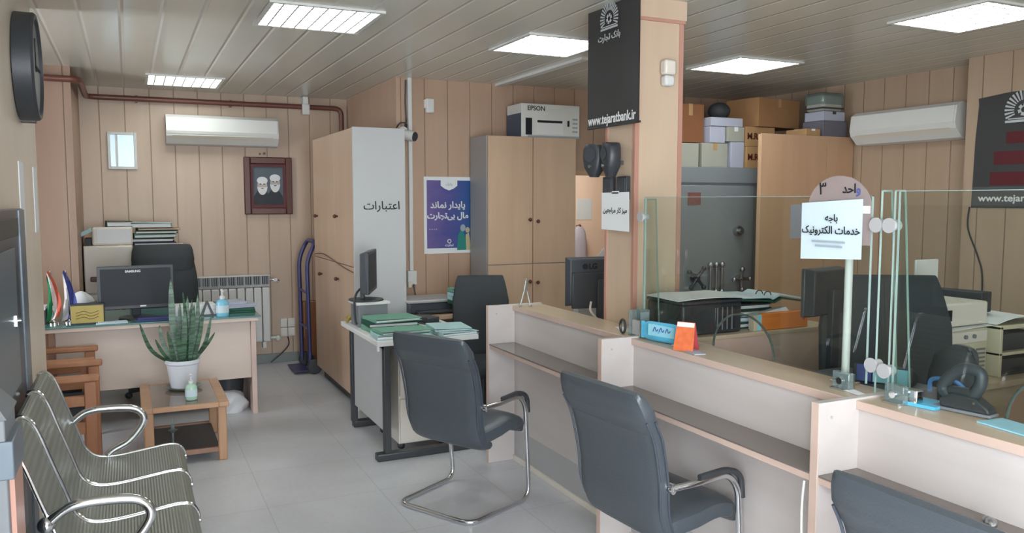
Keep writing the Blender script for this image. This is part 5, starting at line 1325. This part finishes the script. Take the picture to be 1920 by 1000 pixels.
single('tall_cupboard', MB().box(0.0, 1.03, 0.02, 0.6, 0.0, 2.13).box(0.0, 0.51, 0, 0.02, 0.0, 2.135).box(0.515, 1.03, 0, 0.02, 0.0, 2.135), 'cab_dark', 'tall amber beech cupboard right of the grey safe', 'cupboard', (4.62, 5.0, 0), bevel=0.003) if False else None
t = thing('tall_cupboard', 'tall amber beech cupboard standing before the grey safe, right of the column', 'cupboard', (4.62, 5.0, 0))
obj('body', MB().box(0.5, 1.03, 0.02, 0.27, 0.0, 2.13).box(0.0, 0.5, 0.018, 0.04, 0.0, 2.13), 'cab_dark', t, 0.002)
obj('door', box(0.0, 0.72, 0, 0.018, 0.02, 2.135), 'cab_dark', t, 0.002)
obj('door', box(0.724, 1.03, 0, 0.018, 0.02, 2.135), 'cab_dark', t, 0.002)
single('paper_notice', box(-0.1, 0.1, -0.003, 0, -0.14, 0.14), 'carton_lilac', 'grey notice on the amber cupboard behind the glass partition', 'notice', (5.05, 4.998, 1.42))

def carton(label, x0, x1, y0, y1, z0, z1, mat, rz=0, text=None, name='carton', tape='cardboard_lt', group='cartons above the safe'):
    cx, cy = (x0 + x1) / 2, (y0 + y1) / 2; w_, d_ = (x1 - x0) / 2, (y1 - y0) / 2
    t = thing(name, label, 'box', (cx, cy, z0), R(rz), group)
    obj('box_body', box(-w_, w_, -d_, d_, 0, z1 - z0), mat, t, 0.004)
    if tape: obj('tape', MB().box(-w_ * 0.98, w_ * 0.98, -0.02, 0.02, z1 - z0 - 0.001, z1 - z0 + 0.001).box(-0.02, 0.02, -d_ - 0.001, -d_ + 0.001, (z1 - z0) * 0.7, z1 - z0), tape, t)
    if text: obj('lettering', MB().text(text, 0.075, (-0.05, -d_ - 0.002, (z1 - z0) * 0.5), (1, 0, 0), (0, 0, 1), 0.0006, 0.002), 'frame_wood', t)
    return t
Z0 = 1.872
carton('pale carton on the safe, left in the bottom row', 4.12, 4.31, 5.4, 5.75, Z0, 2.07, 'carton_grey', tape=None)
carton('grey fronted carton on the safe, second in the bottom row', 4.33, 4.6, 5.38, 5.75, Z0, 2.075, 'carton_grey')
carton('narrow pale carton on the safe, third in the bottom row', 4.62, 4.76, 5.36, 5.75, Z0, 2.09, 'carton_lilac', tape=None)
single('notice_patch', box(-0.07, 0.07, -0.003, 0, -0.06, 0.06), 'mid', 'dark grey print on the second carton of the bottom row', 'print', (4.47, 5.3785, 1.98)) if False else None
carton('lower carton lettered M.R.M beside the tall amber cupboard', 4.775, 5.1, 5.35, 5.75, Z0, 2.055, 'cardboard_lt', text='M.R.M', tape=None)
carton('upper carton lettered M.R.M below the big brown box', 4.775, 5.1, 5.36, 5.75, 2.058, 2.225, 'cardboard_lt', text='M.R.M', tape=None)
carton('brown carton at the far left of the pile, right beside the column', 4.12, 4.40, 5.45, 5.78, 2.078, 2.4, 'cardboard_br')
carton('stack of pale ledgers beside the brown carton of the pile', 4.41, 4.57, 5.38, 5.7, 2.078, 2.215, 'carton_lilac', tape=None)
carton('pale yellowish carton beside the upper M.R.M carton', 4.58, 4.76, 5.36, 5.7, 2.092, 2.215, 'carton_grey', tape='paper')
carton('flat lilac carton lying across the pale cartons', 4.41, 4.75, 5.37, 5.72, 2.218, 2.29, 'carton_lilac', tape=None)
carton('big brown carton with a tape seam on top of the pile', 4.85, 5.4, 5.36, 5.72, 2.228, 2.475, 'cardboard', rz=8)
carton('flat pale brown carton on top of the amber cupboard', 5.13, 5.29, 5.03, 5.26, 2.136, 2.195, 'cardboard_lt', tape='paper', name='flat_carton')
carton('slate grey carton on the amber cupboard, bottom of the right stack', 5.32, 5.6, 5.03, 5.26, 2.136, 2.27, plain('slate_carton', '#6c6a74', 0.7), tape=None)
carton('white ledger on the slate carton of the right stack', 5.33, 5.58, 5.04, 5.25, 2.272, 2.35, 'carton_lilac', tape='dark')
t = thing('wrapped_bundle', 'bundle wrapped in clear film topping the right stack on the cupboard', 'bundle', (5.45, 5.15, 2.352))
obj('bundle_body', box(-0.12, 0.12, -0.1, 0.1, 0, 0.14), 'carton_grey', t, 0.03, seg=3)
obj('strap', box(-0.122, 0.122, -0.102, 0.102, 0.02, 0.035), 'dark', t)
obj('film', box(-0.13, 0.13, -0.11, 0.11, 0.05, 0.16), 'clear', t, 0.03, seg=3)
single('dark_bag', MB().sphere((0, 0, 0.07), 0.1, 16, 10, (1, 0.9, 0.75)), 'folder_dark', 'round dark bag lying on the flat lilac carton', 'bag', (4.64, 5.55, 2.294))

# right wall banner and its cord
t = thing('hanging_banner', 'black banner with silver emblem and dark red stripes on the right wall', 'banner', (5.394, 3.4, 1.93))
pts = [(-0.33, -0.385), (0.33, -0.385), (0.33, 0.40), (-0.1, 0.395), (-0.31, 0.375), (-0.305, 0.33), (-0.32, 0.1)]
obj('cloth', MB().prism(pts, lambda a, b: (0.004, -a, b), lambda a, b: (0.0, -a, b)), 'banner', t)
g = MB()
for z0, z1, y0 in ((0.05, 0.13, -0.1), (-0.09, 0.0, -0.18), (-0.23, -0.14, -0.2)): g.box(-0.0012, 0, -0.33, -y0, z0, z1)
obj('red_stripes', g, 'banner_red', t)
obj('address_band', box(-0.001, 0, -0.33, 0.325, -0.38, -0.24), plain('charcoal_band', '#4b4c4e', 0.5), t)
k = MB().text('www.tejaratbank.ir', 0.066, (-0.0018, -0.02, -0.32), (0, -1, 0), (0, 0, 1), 0.0005, 0.0012, fit=0.6); obj('web_address', k, 'ink_white', t)
k = MB(); emblem(k, (-0.001, -0.01, 0.27), (0, -1, 0), (0, 0, 1), 0.13); obj('emblem', k, 'emblem', t)
single('power_cord', MB().tube(smooth([(5.393, 3.74, 1.55), (5.393, 3.745, 1.4), (5.393, 3.66, 1.2), (5.393, 3.62, 1.05), (5.393, 3.62, 0.7)], 6), 0.005, 8), 'black', 'black cord hanging from the right wall banner', 'cord')

# ------------------------------------------------------------------ staff side behind the glass
t = thing('low_cupboard', 'low maple cupboard across the staff area carrying the dark printer', 'cupboard', (2.32, 3.0, 0))
obj('body', box(0.0, 0.97, 0.02, 0.36, 0, 0.93), 'counter_edge', t, 0.002)
obj('front_panel', box(0.0, 0.97, 0.0, 0.02, 0, 0.93), 'counter_edge', t, 0.002)
obj('top', box(-0.01, 0.98, -0.005, 0.36, 0.93, 0.95), 'counter_top', t, 0.002)
ZC = 0.951
t = thing('printer', 'dark printer with a grey front on the low maple cupboard behind the glass', 'printer', (2.52, 3.18, ZC))
obj('body', box(-0.17, 0.19, -0.14, 0.15, 0, 0.15), 'black', t, 0.012)
obj('front_panel', box(0.02, 0.15, -0.146, -0.14, 0.02, 0.13), 'darksteel', t, 0.003)
obj('lid', box(-0.175, 0.195, -0.145, 0.15, 0.15, 0.165), 'dark', t, 0.006)
g = MB()
for k in range(4): g.box(0.03 + 0.03 * k, 0.036 + 0.03 * k, -0.149, -0.146, 0.02, 0.13)
obj('louvre', g, 'mid', t)
def sheet(label, loc, rz, w, d, m, sag=0.015, name='paper_sheet', tilt=0.0):
    vs = []; fs = []; n = 6
    for s in (0, 0.0035):
        for i in range(n + 1):
            u = i / n
            for j in (0, 1): vs.append((-w / 2 + w * u, -d / 2 + d * j, sag * math.sin(u * PI) + tilt * u + 0.004 * math.sin(u * 9) * j + s + 0.001))
    q = (n + 1) * 2
    for i in range(n):
        a = i * 2; fs += [(a, a + 2, a + 3, a + 1), (q + a, q + a + 1, q + a + 3, q + a + 2), (a, q + a, q + a + 2, a + 2), (a + 1, a + 3, q + a + 3, q + a + 1)]
    fs += [(0, 1, q + 1, q), (2 * n, q + 2 * n, q + 2 * n + 1, 2 * n + 1)]
    return single(name, MB().add(vs, fs), m, label, 'paper', loc, R(rz))
sheet('white curling sheet lying on top of the dark printer behind the glass', (2.53, 3.15, ZC + 0.17), -4, 0.42, 0.28, 'paper', 0.01)
zz = ZC
for i, (h, m, lb) in enumerate(((0.03, 'folder_dkgreen', 'dark green binder lowest beside the orange binder'), (0.03, 'folder_teal', 'teal binder in the middle of the pile beside the orange binder'), (0.03, 'folder_dkgreen', 'dark green binder second from the top beside the orange binder'), (0.03, 'folder_dark', 'charcoal binder topmost beside the orange binder'))):
    folder(lb, (2.87, 3.22, zz), R((2, -4, 3, -2)[i]), 0.22, 0.2, h, m); zz += h + 0.001
t = thing('open_ring_binder', 'open ring binder with pale pages on the binder pile behind the glass', 'binder', (2.93, 3.2, zz))
obj('pages', MB().prism([(-0.2, 0.035), (-0.02, 0.03), (0.0, 0.02), (0.05, 0.04), (0.28, -0.0), (0.28, 0.008), (0.05, 0.05), (0, 0.03), (-0.02, 0.04), (-0.2, 0.045)], lambda a, b: (a, -0.14, b), lambda a, b: (a, 0.1, b)), 'paper_cool', t)
obj('cover', MB().prism([(-0.21, 0.025), (-0.02, 0.012), (0.0, 0.003), (0.05, 0.022), (0.29, -0.012), (0.29, -0.006), (0.05, 0.03), (0, 0.01), (-0.02, 0.02), (-0.21, 0.033)], lambda a, b: (a, -0.15, b), lambda a, b: (a, 0.11, b)), 'folder_dkgreen', t)
for y in (-0.1, -0.04):
    obj('ring', MB().tube([(0.0 + 0.024 * math.cos(a), y, 0.035 + 0.024 * math.sin(a)) for a in (2 * PI * k / 16 for k in range(16))], 0.003, 6, closed=True), 'darksteel', t)
t = thing('orange_binder', 'orange binder lying on its side at the front of the low maple cupboard', 'binder', (2.96, 3.05, ZC))
obj('cover', box(-0.14, 0.17, -0.03, 0.0, 0, 0.085), 'orange', t, 0.004)
obj('sheets', MB().prism([(-0.16, 0.0), (0.16, 0.0), (0.05, 0.105), (-0.16, 0.075)], lambda a, b: (a, 0.002, b), lambda a, b: (a, 0.04, b)), 'paper', t)
obj('spine', MB().box(-0.165, -0.14, -0.03, 0.0, 0, 0.08, 0).box(-0.19, -0.165, -0.03, 0.0, 0, 0.078, 1), ['cyan_lt', 'beige'], t)
obj('dot', MB().cyl((0.14, -0.031, 0.045), (0.14, -0.033, 0.045), 0.007, n=12), 'redcard', t)

# blue wipes pack, calendar, cards on the worktop
GZ2 = 0.959
t = thing('wipes_pack', 'blue plastic wipes pack standing on the counter left of the orange calendar', 'wipes pack', (2.15, 2.925, GZ2), R(-76))
rg = []
for i in range(9):
    u = i / 8; th = 0.026 * math.sin(PI * min(max(u, 0.06), 0.94)) + 0.002
    rg.append([Vector((-0.11 + 0.22 * u, th * math.cos(a), 0.045 + 0.045 * (1 - 0.25 * abs(2 * u - 1) ** 6) * math.sin(a))) for a in (2 * PI * k / 16 for k in range(16))])
obj('pouch', MB().ring(rg), 'cyan', t)
obj('label', MB().prism([(-0.06, 0.03), (0.09, 0.03), (0.09, 0.078), (-0.06, 0.082)], lambda a, b: (a, -0.0275, b), lambda a, b: (a, -0.026, b)), 'cyan_lt', t)
g = MB()
for k in range(3): g.tube(smooth([(-0.03 + 0.035 * k, -0.0285, 0.05), (-0.02 + 0.035 * k, -0.0285, 0.07), (-0.012 + 0.035 * k, -0.0285, 0.052), (-0.002 + 0.035 * k, -0.0285, 0.062)], 4), 0.0022, 6)
obj('lettering', g, 'ink_blue', t)
obj('seam', MB().box(-0.122, -0.105, -0.003, 0.003, 0.008, 0.085).box(0.105, 0.122, -0.003, 0.003, 0.008, 0.085), 'cyan', t)
t = thing('desk_calendar', 'orange and red tent calendar on the counter before the glass', 'calendar', (2.135, 2.735, GZ2), R(-60))
obj('front_leaf', MB().prism([(-0.045, 0), (0.045, 0), (0.04, 0.12), (-0.04, 0.12)], lambda a, b: (a, -0.035 + 0.28 * b, b), lambda a, b: (a, -0.032 + 0.28 * b, b)), 'orange_print', t)
obj('rear_leaf', MB().prism([(-0.045, 0), (0.045, 0), (0.04, 0.12), (-0.04, 0.12)], lambda a, b: (a, 0.035 - 0.28 * b, b), lambda a, b: (a, 0.032 - 0.28 * b, b)), 'redcard', t)
obj('header', MB().prism([(-0.038, 0.1), (0.038, 0.1), (0.038, 0.118), (-0.038, 0.118)], lambda a, b: (a, -0.0365 + 0.28 * b, b), lambda a, b: (a, -0.0355 + 0.28 * b, b)), 'paper', t)
for x, y, rz, w, d, m, lb in ((2.16, 2.8, 80, 0.09, 0.05, 'paper_cool', 'small white card under the blue wipes pack'), (2.125, 2.665, 78, 0.1, 0.05, 'carton_lilac', 'small pale blue card beside the orange calendar'), (2.19, 3.3, 70, 0.13, 0.05, 'paper', 'small white card on the counter before the column'), (2.17, 1.9, 74, 0.14, 0.03, 'paper', 'narrow white card at the foot of the glass fins'), (2.23, 1.38, 84, 0.16, 0.1, 'cyan_lt', 'pale blue sheet on the counter at the right edge')):
    single('card', box(-w / 2, w / 2, -d / 2, d / 2, 0, 0.004), m, lb, 'card', (x, y, GZ2), R(rz))
t = thing('card_holder', 'clear acrylic card holder at the left end of the glass partition', 'holder', (2.15, 3.11, GZ2))
obj('holder', MB().box(-0.025, 0.025, -0.05, -0.046, 0, 0.12).box(-0.025, 0.025, 0.046, 0.05, 0, 0.12).box(-0.025, 0.025, -0.05, 0.05, 0, 0.005).box(0.021, 0.025, -0.05, 0.05, 0, 0.13), 'clear', t)
obj('cards', box(-0.01, 0.008, -0.04, 0.04, 0.006, 0.075), 'grey_lam', t)
single('tape_ring', MB().tube([(0.0, 0.022 * math.cos(a), 0.032 * math.sin(a)) for a in (2 * PI * k / 20 for k in range(20))], 0.006, 8, closed=True), 'darksteel', 'small dark ring standing at the left end of the glass partition', 'ring', (2.12, 3.2, GZ2 + 0.037))

# hole punch
t = thing('hole_punch', 'big black lever hole punch on the counter behind the glass at right', 'hole punch', (2.262, 1.555, GZ2), R(-80))
obj('base', MB().box(-0.1, 0.1, -0.034, 0.034, 0, 0.012), 'mid', t, 0.005)
obj('body', MB().prism([(-0.07, 0.012), (0.095, 0.012), (0.09, 0.03), (0.045, 0.06), (-0.03, 0.065), (-0.075, 0.04)], lambda a, b: (a, -0.03, b), lambda a, b: (a, 0.03, b)), 'black', t, 0.006)
ho = smooth([(-0.045, 0, 0.045), (-0.075, 0, 0.075), (-0.045, 0, 0.125), (0.0, 0, 0.152), (0.045, 0, 0.145), (0.05, 0, 0.11), (0.035, 0, 0.075), (0.02, 0, 0.05)], 6)
obj('lever', MB().tube(ho, 0.021, 14), 'dark', t)
obj('lever_bridge', MB().tube([(-0.05, 0, 0.065), (0.03, 0, 0.068)], 0.02, 12), 'black', t)
obj('rivet', MB().cyl((0.045, -0.031, 0.045), (0.045, -0.034, 0.045), 0.005, n=12), 'chrome', t)

t.scale = (0.87, 0.87, 0.87)

# monitor, chair, bag, computers
monitor('monitor', 'dark monitor behind the paper notice, on the near staff desk', (2.6, 2.42, 0.74), R(12), 0.26, 0.2, 0.38, 'screen')
office_chair('wide black office chair behind the glass fins', (2.9, 2.24, 0), R(150), 0.58, 0.68, 0.56, True, 'black_soft')
t = thing('desktop_computer', 'black computer case on the near staff desk behind the fins', 'computer', (2.44, 2.06, 0.74))
obj('case', box(-0.12, 0.12, -0.2, 0.2, 0, 0.2), 'dark', t, 0.006)
obj('front', box(-0.126, -0.12, -0.19, 0.19, 0.01, 0.19), 'black', t, 0.003)
t = thing('card_terminal', 'small card terminal with pale blue display on the black computer case', 'terminal', (2.46, 2.0, 0.94), R(-62))
obj('body', MB().prism([(-0.05, 0), (0.05, 0), (0.05, 0.03), (-0.05, 0.07)], lambda a, b: (-0.1, a, b), lambda a, b: (0.1, a, b)), 'black', t, 0.004)
obj('display', MB().box(-0.03, 0.085, -0.054, -0.05, 0.006, 0.06), 'cyan_lt', t)
obj('purple_label', MB().box(-0.085, -0.035, -0.055, -0.05, 0.006, 0.065), 'ink_blue', t)
t = thing('shoulder_bag', 'rounded black bag standing on the staff desk behind the hole punch', 'bag', (2.67, 1.88, 0.74))
obj('bag_body', MB().ring([[Vector((0.06 * q * math.cos(a), 0.1 * q * math.sin(a), z)) for a in (2 * PI * k / 24 for k in range(24))] for q, z in ((0.85, 0), (1, 0.04), (1.02, 0.16), (0.95, 0.23), (0.75, 0.295), (0.4, 0.33), (0.05, 0.34))]), 'black_soft', t)
obj('handle', MB().tube(smooth([(0.03, -0.06, 0.27), (0.04, -0.04, 0.32), (0.04, 0.04, 0.32), (0.03, 0.06, 0.27)], 5), 0.01, 8), 'black', t)
single('network_cable', MB().tube(smooth([(2.3, 1.7, 0.99), (2.34, 1.72, 1.02), (2.42, 1.68, 1.0), (2.4, 1.6, 0.9), (2.38, 1.55, 0.76)], 6), 0.007, 8), 'bluecable', 'blue network cable looping behind the glass left of the hole punch', 'cord')
single('blue_pad', box(-0.05, 0.05, -0.05, 0.05, 0, 0.01), 'cyan', 'flat blue pad under the cable left of the hole punch', 'pad', (2.235, 1.66, GZ2), R(10))
t = thing('side_desk', 'pale maple desk at the right edge carrying the beige computer', 'desk', (3.28, 2.3, 0))
obj('top', box(0, 1.5, 0, 0.68, 0.735, 0.765), 'counter_top', t, 0.002)
obj('front_panel', box(0.0, 1.5, 0.03, 0.05, 0.05, 0.735), 'counter_top', t, 0.002)
obj('side_panel', box(0.0, 0.03, 0.05, 0.66, 0.0, 0.735), 'counter_top', t, 0.002)
t = thing('beige_computer', 'beige computer case on the pale maple desk at right', 'computer', (3.48, 2.56, 0.765))
obj('case', box(-0.18, 0.17, -0.15, 0.2, 0, 0.235), 'beige', t, 0.006)
obj('drive_panel', box(-0.17, 0.16, -0.156, -0.15, 0.17, 0.225), 'cream', t, 0.003)
g = MB()
for k in range(6): g.box(0.09, 0.15, -0.156, -0.15, 0.03 + 0.02 * k, 0.038 + 0.02 * k)
obj('vent', g, 'mid', t)
obj('button', MB().cyl((0.0, -0.155, 0.2), (0.0, -0.165, 0.2), 0.01, n=12).cyl((0.06, -0.155, 0.2), (0.06, -0.165, 0.2), 0.01, n=12), 'mid', t)
sheet('white papers lying between beige computer and printer', (3.6, 2.55, 1.001), 4, 0.5, 0.3, 'paper', 0.004)
t = thing('beige_printer', 'cream printer with an upright paper support on the beige computer', 'printer', (3.48, 2.55, 1.013))
obj('body', box(-0.18, 0.18, -0.13, 0.16, 0, 0.11), 'cream', t, 0.01)
obj('side_cover', box(-0.185, -0.13, -0.134, 0.16, 0.0, 0.115), 'white', t, 0.006)
obj('paper_support', box(-0.085, 0.075, 0.06, 0.072, 0.11, 0.3), 'white', t, 0.004)
obj('control_pad', box(-0.11, -0.08, -0.134, -0.13, 0.03, 0.08), 'ink', t)
t = thing('tray_stack', 'beige tray unit with dark shelves at the right edge', 'tray', (3.8, 2.5, 0.765))
obj('shell', MB().box(-0.13, -0.11, -0.14, 0.16, 0, 0.24).box(-0.13, 0.2, -0.14, 0.16, 0.225, 0.245).box(-0.13, 0.2, -0.14, 0.16, 0.1, 0.115), 'beige', t, 0.003)
obj('papers', MB().box(-0.1, 0.18, -0.13, 0.15, 0.0, 0.08).box(-0.1, 0.16, -0.12, 0.15, 0.12, 0.2), 'folder_dark', t, 0.004)
sheet('white papers on the beige tray unit at the right edge', (3.85, 2.5, 1.012), -6, 0.34, 0.28, 'paper', 0.03)
single('dark_file', box(-0.05, 0.05, -0.12, 0.12, 0, 0.1), 'folder_dark', 'dark file standing beside the cream printer on the papers', 'folder', (3.75, 2.62, 1.05), R(10), 0.004)
t = thing('office_divider', 'pale pinkish divider panel at the right edge behind the hole punch', 'divider', (3.2, 1.9, 0))
obj('panel', box(0, 0.9, 0, 0.02, 0, 0.93), 'counter', t, 0.002)
single('crumpled_wrapper', MB().sphere((0, 0, 0.012), 0.02, 10, 6, (1.3, 0.8, 0.7)).sphere((0.02, 0.01, 0.012), 0.014, 10, 6, (1.2, 0.8, 0.8)), 'steel', 'small silvery crumpled wrapper on the shelf of the nearest counter unit', 'wrapper', (2.03, 1.305, 0.735), 0.6)
single('power_cord', MB().tube(smooth([(1.918, 1.845, 0.705), (1.916, 1.85, 0.6), (1.914, 1.842, 0.4), (1.915, 1.85, 0.2), (1.914, 1.85, 0.008)], 5), 0.004, 8), 'white', 'thin white cord hanging down the near counter end panel', 'cord')
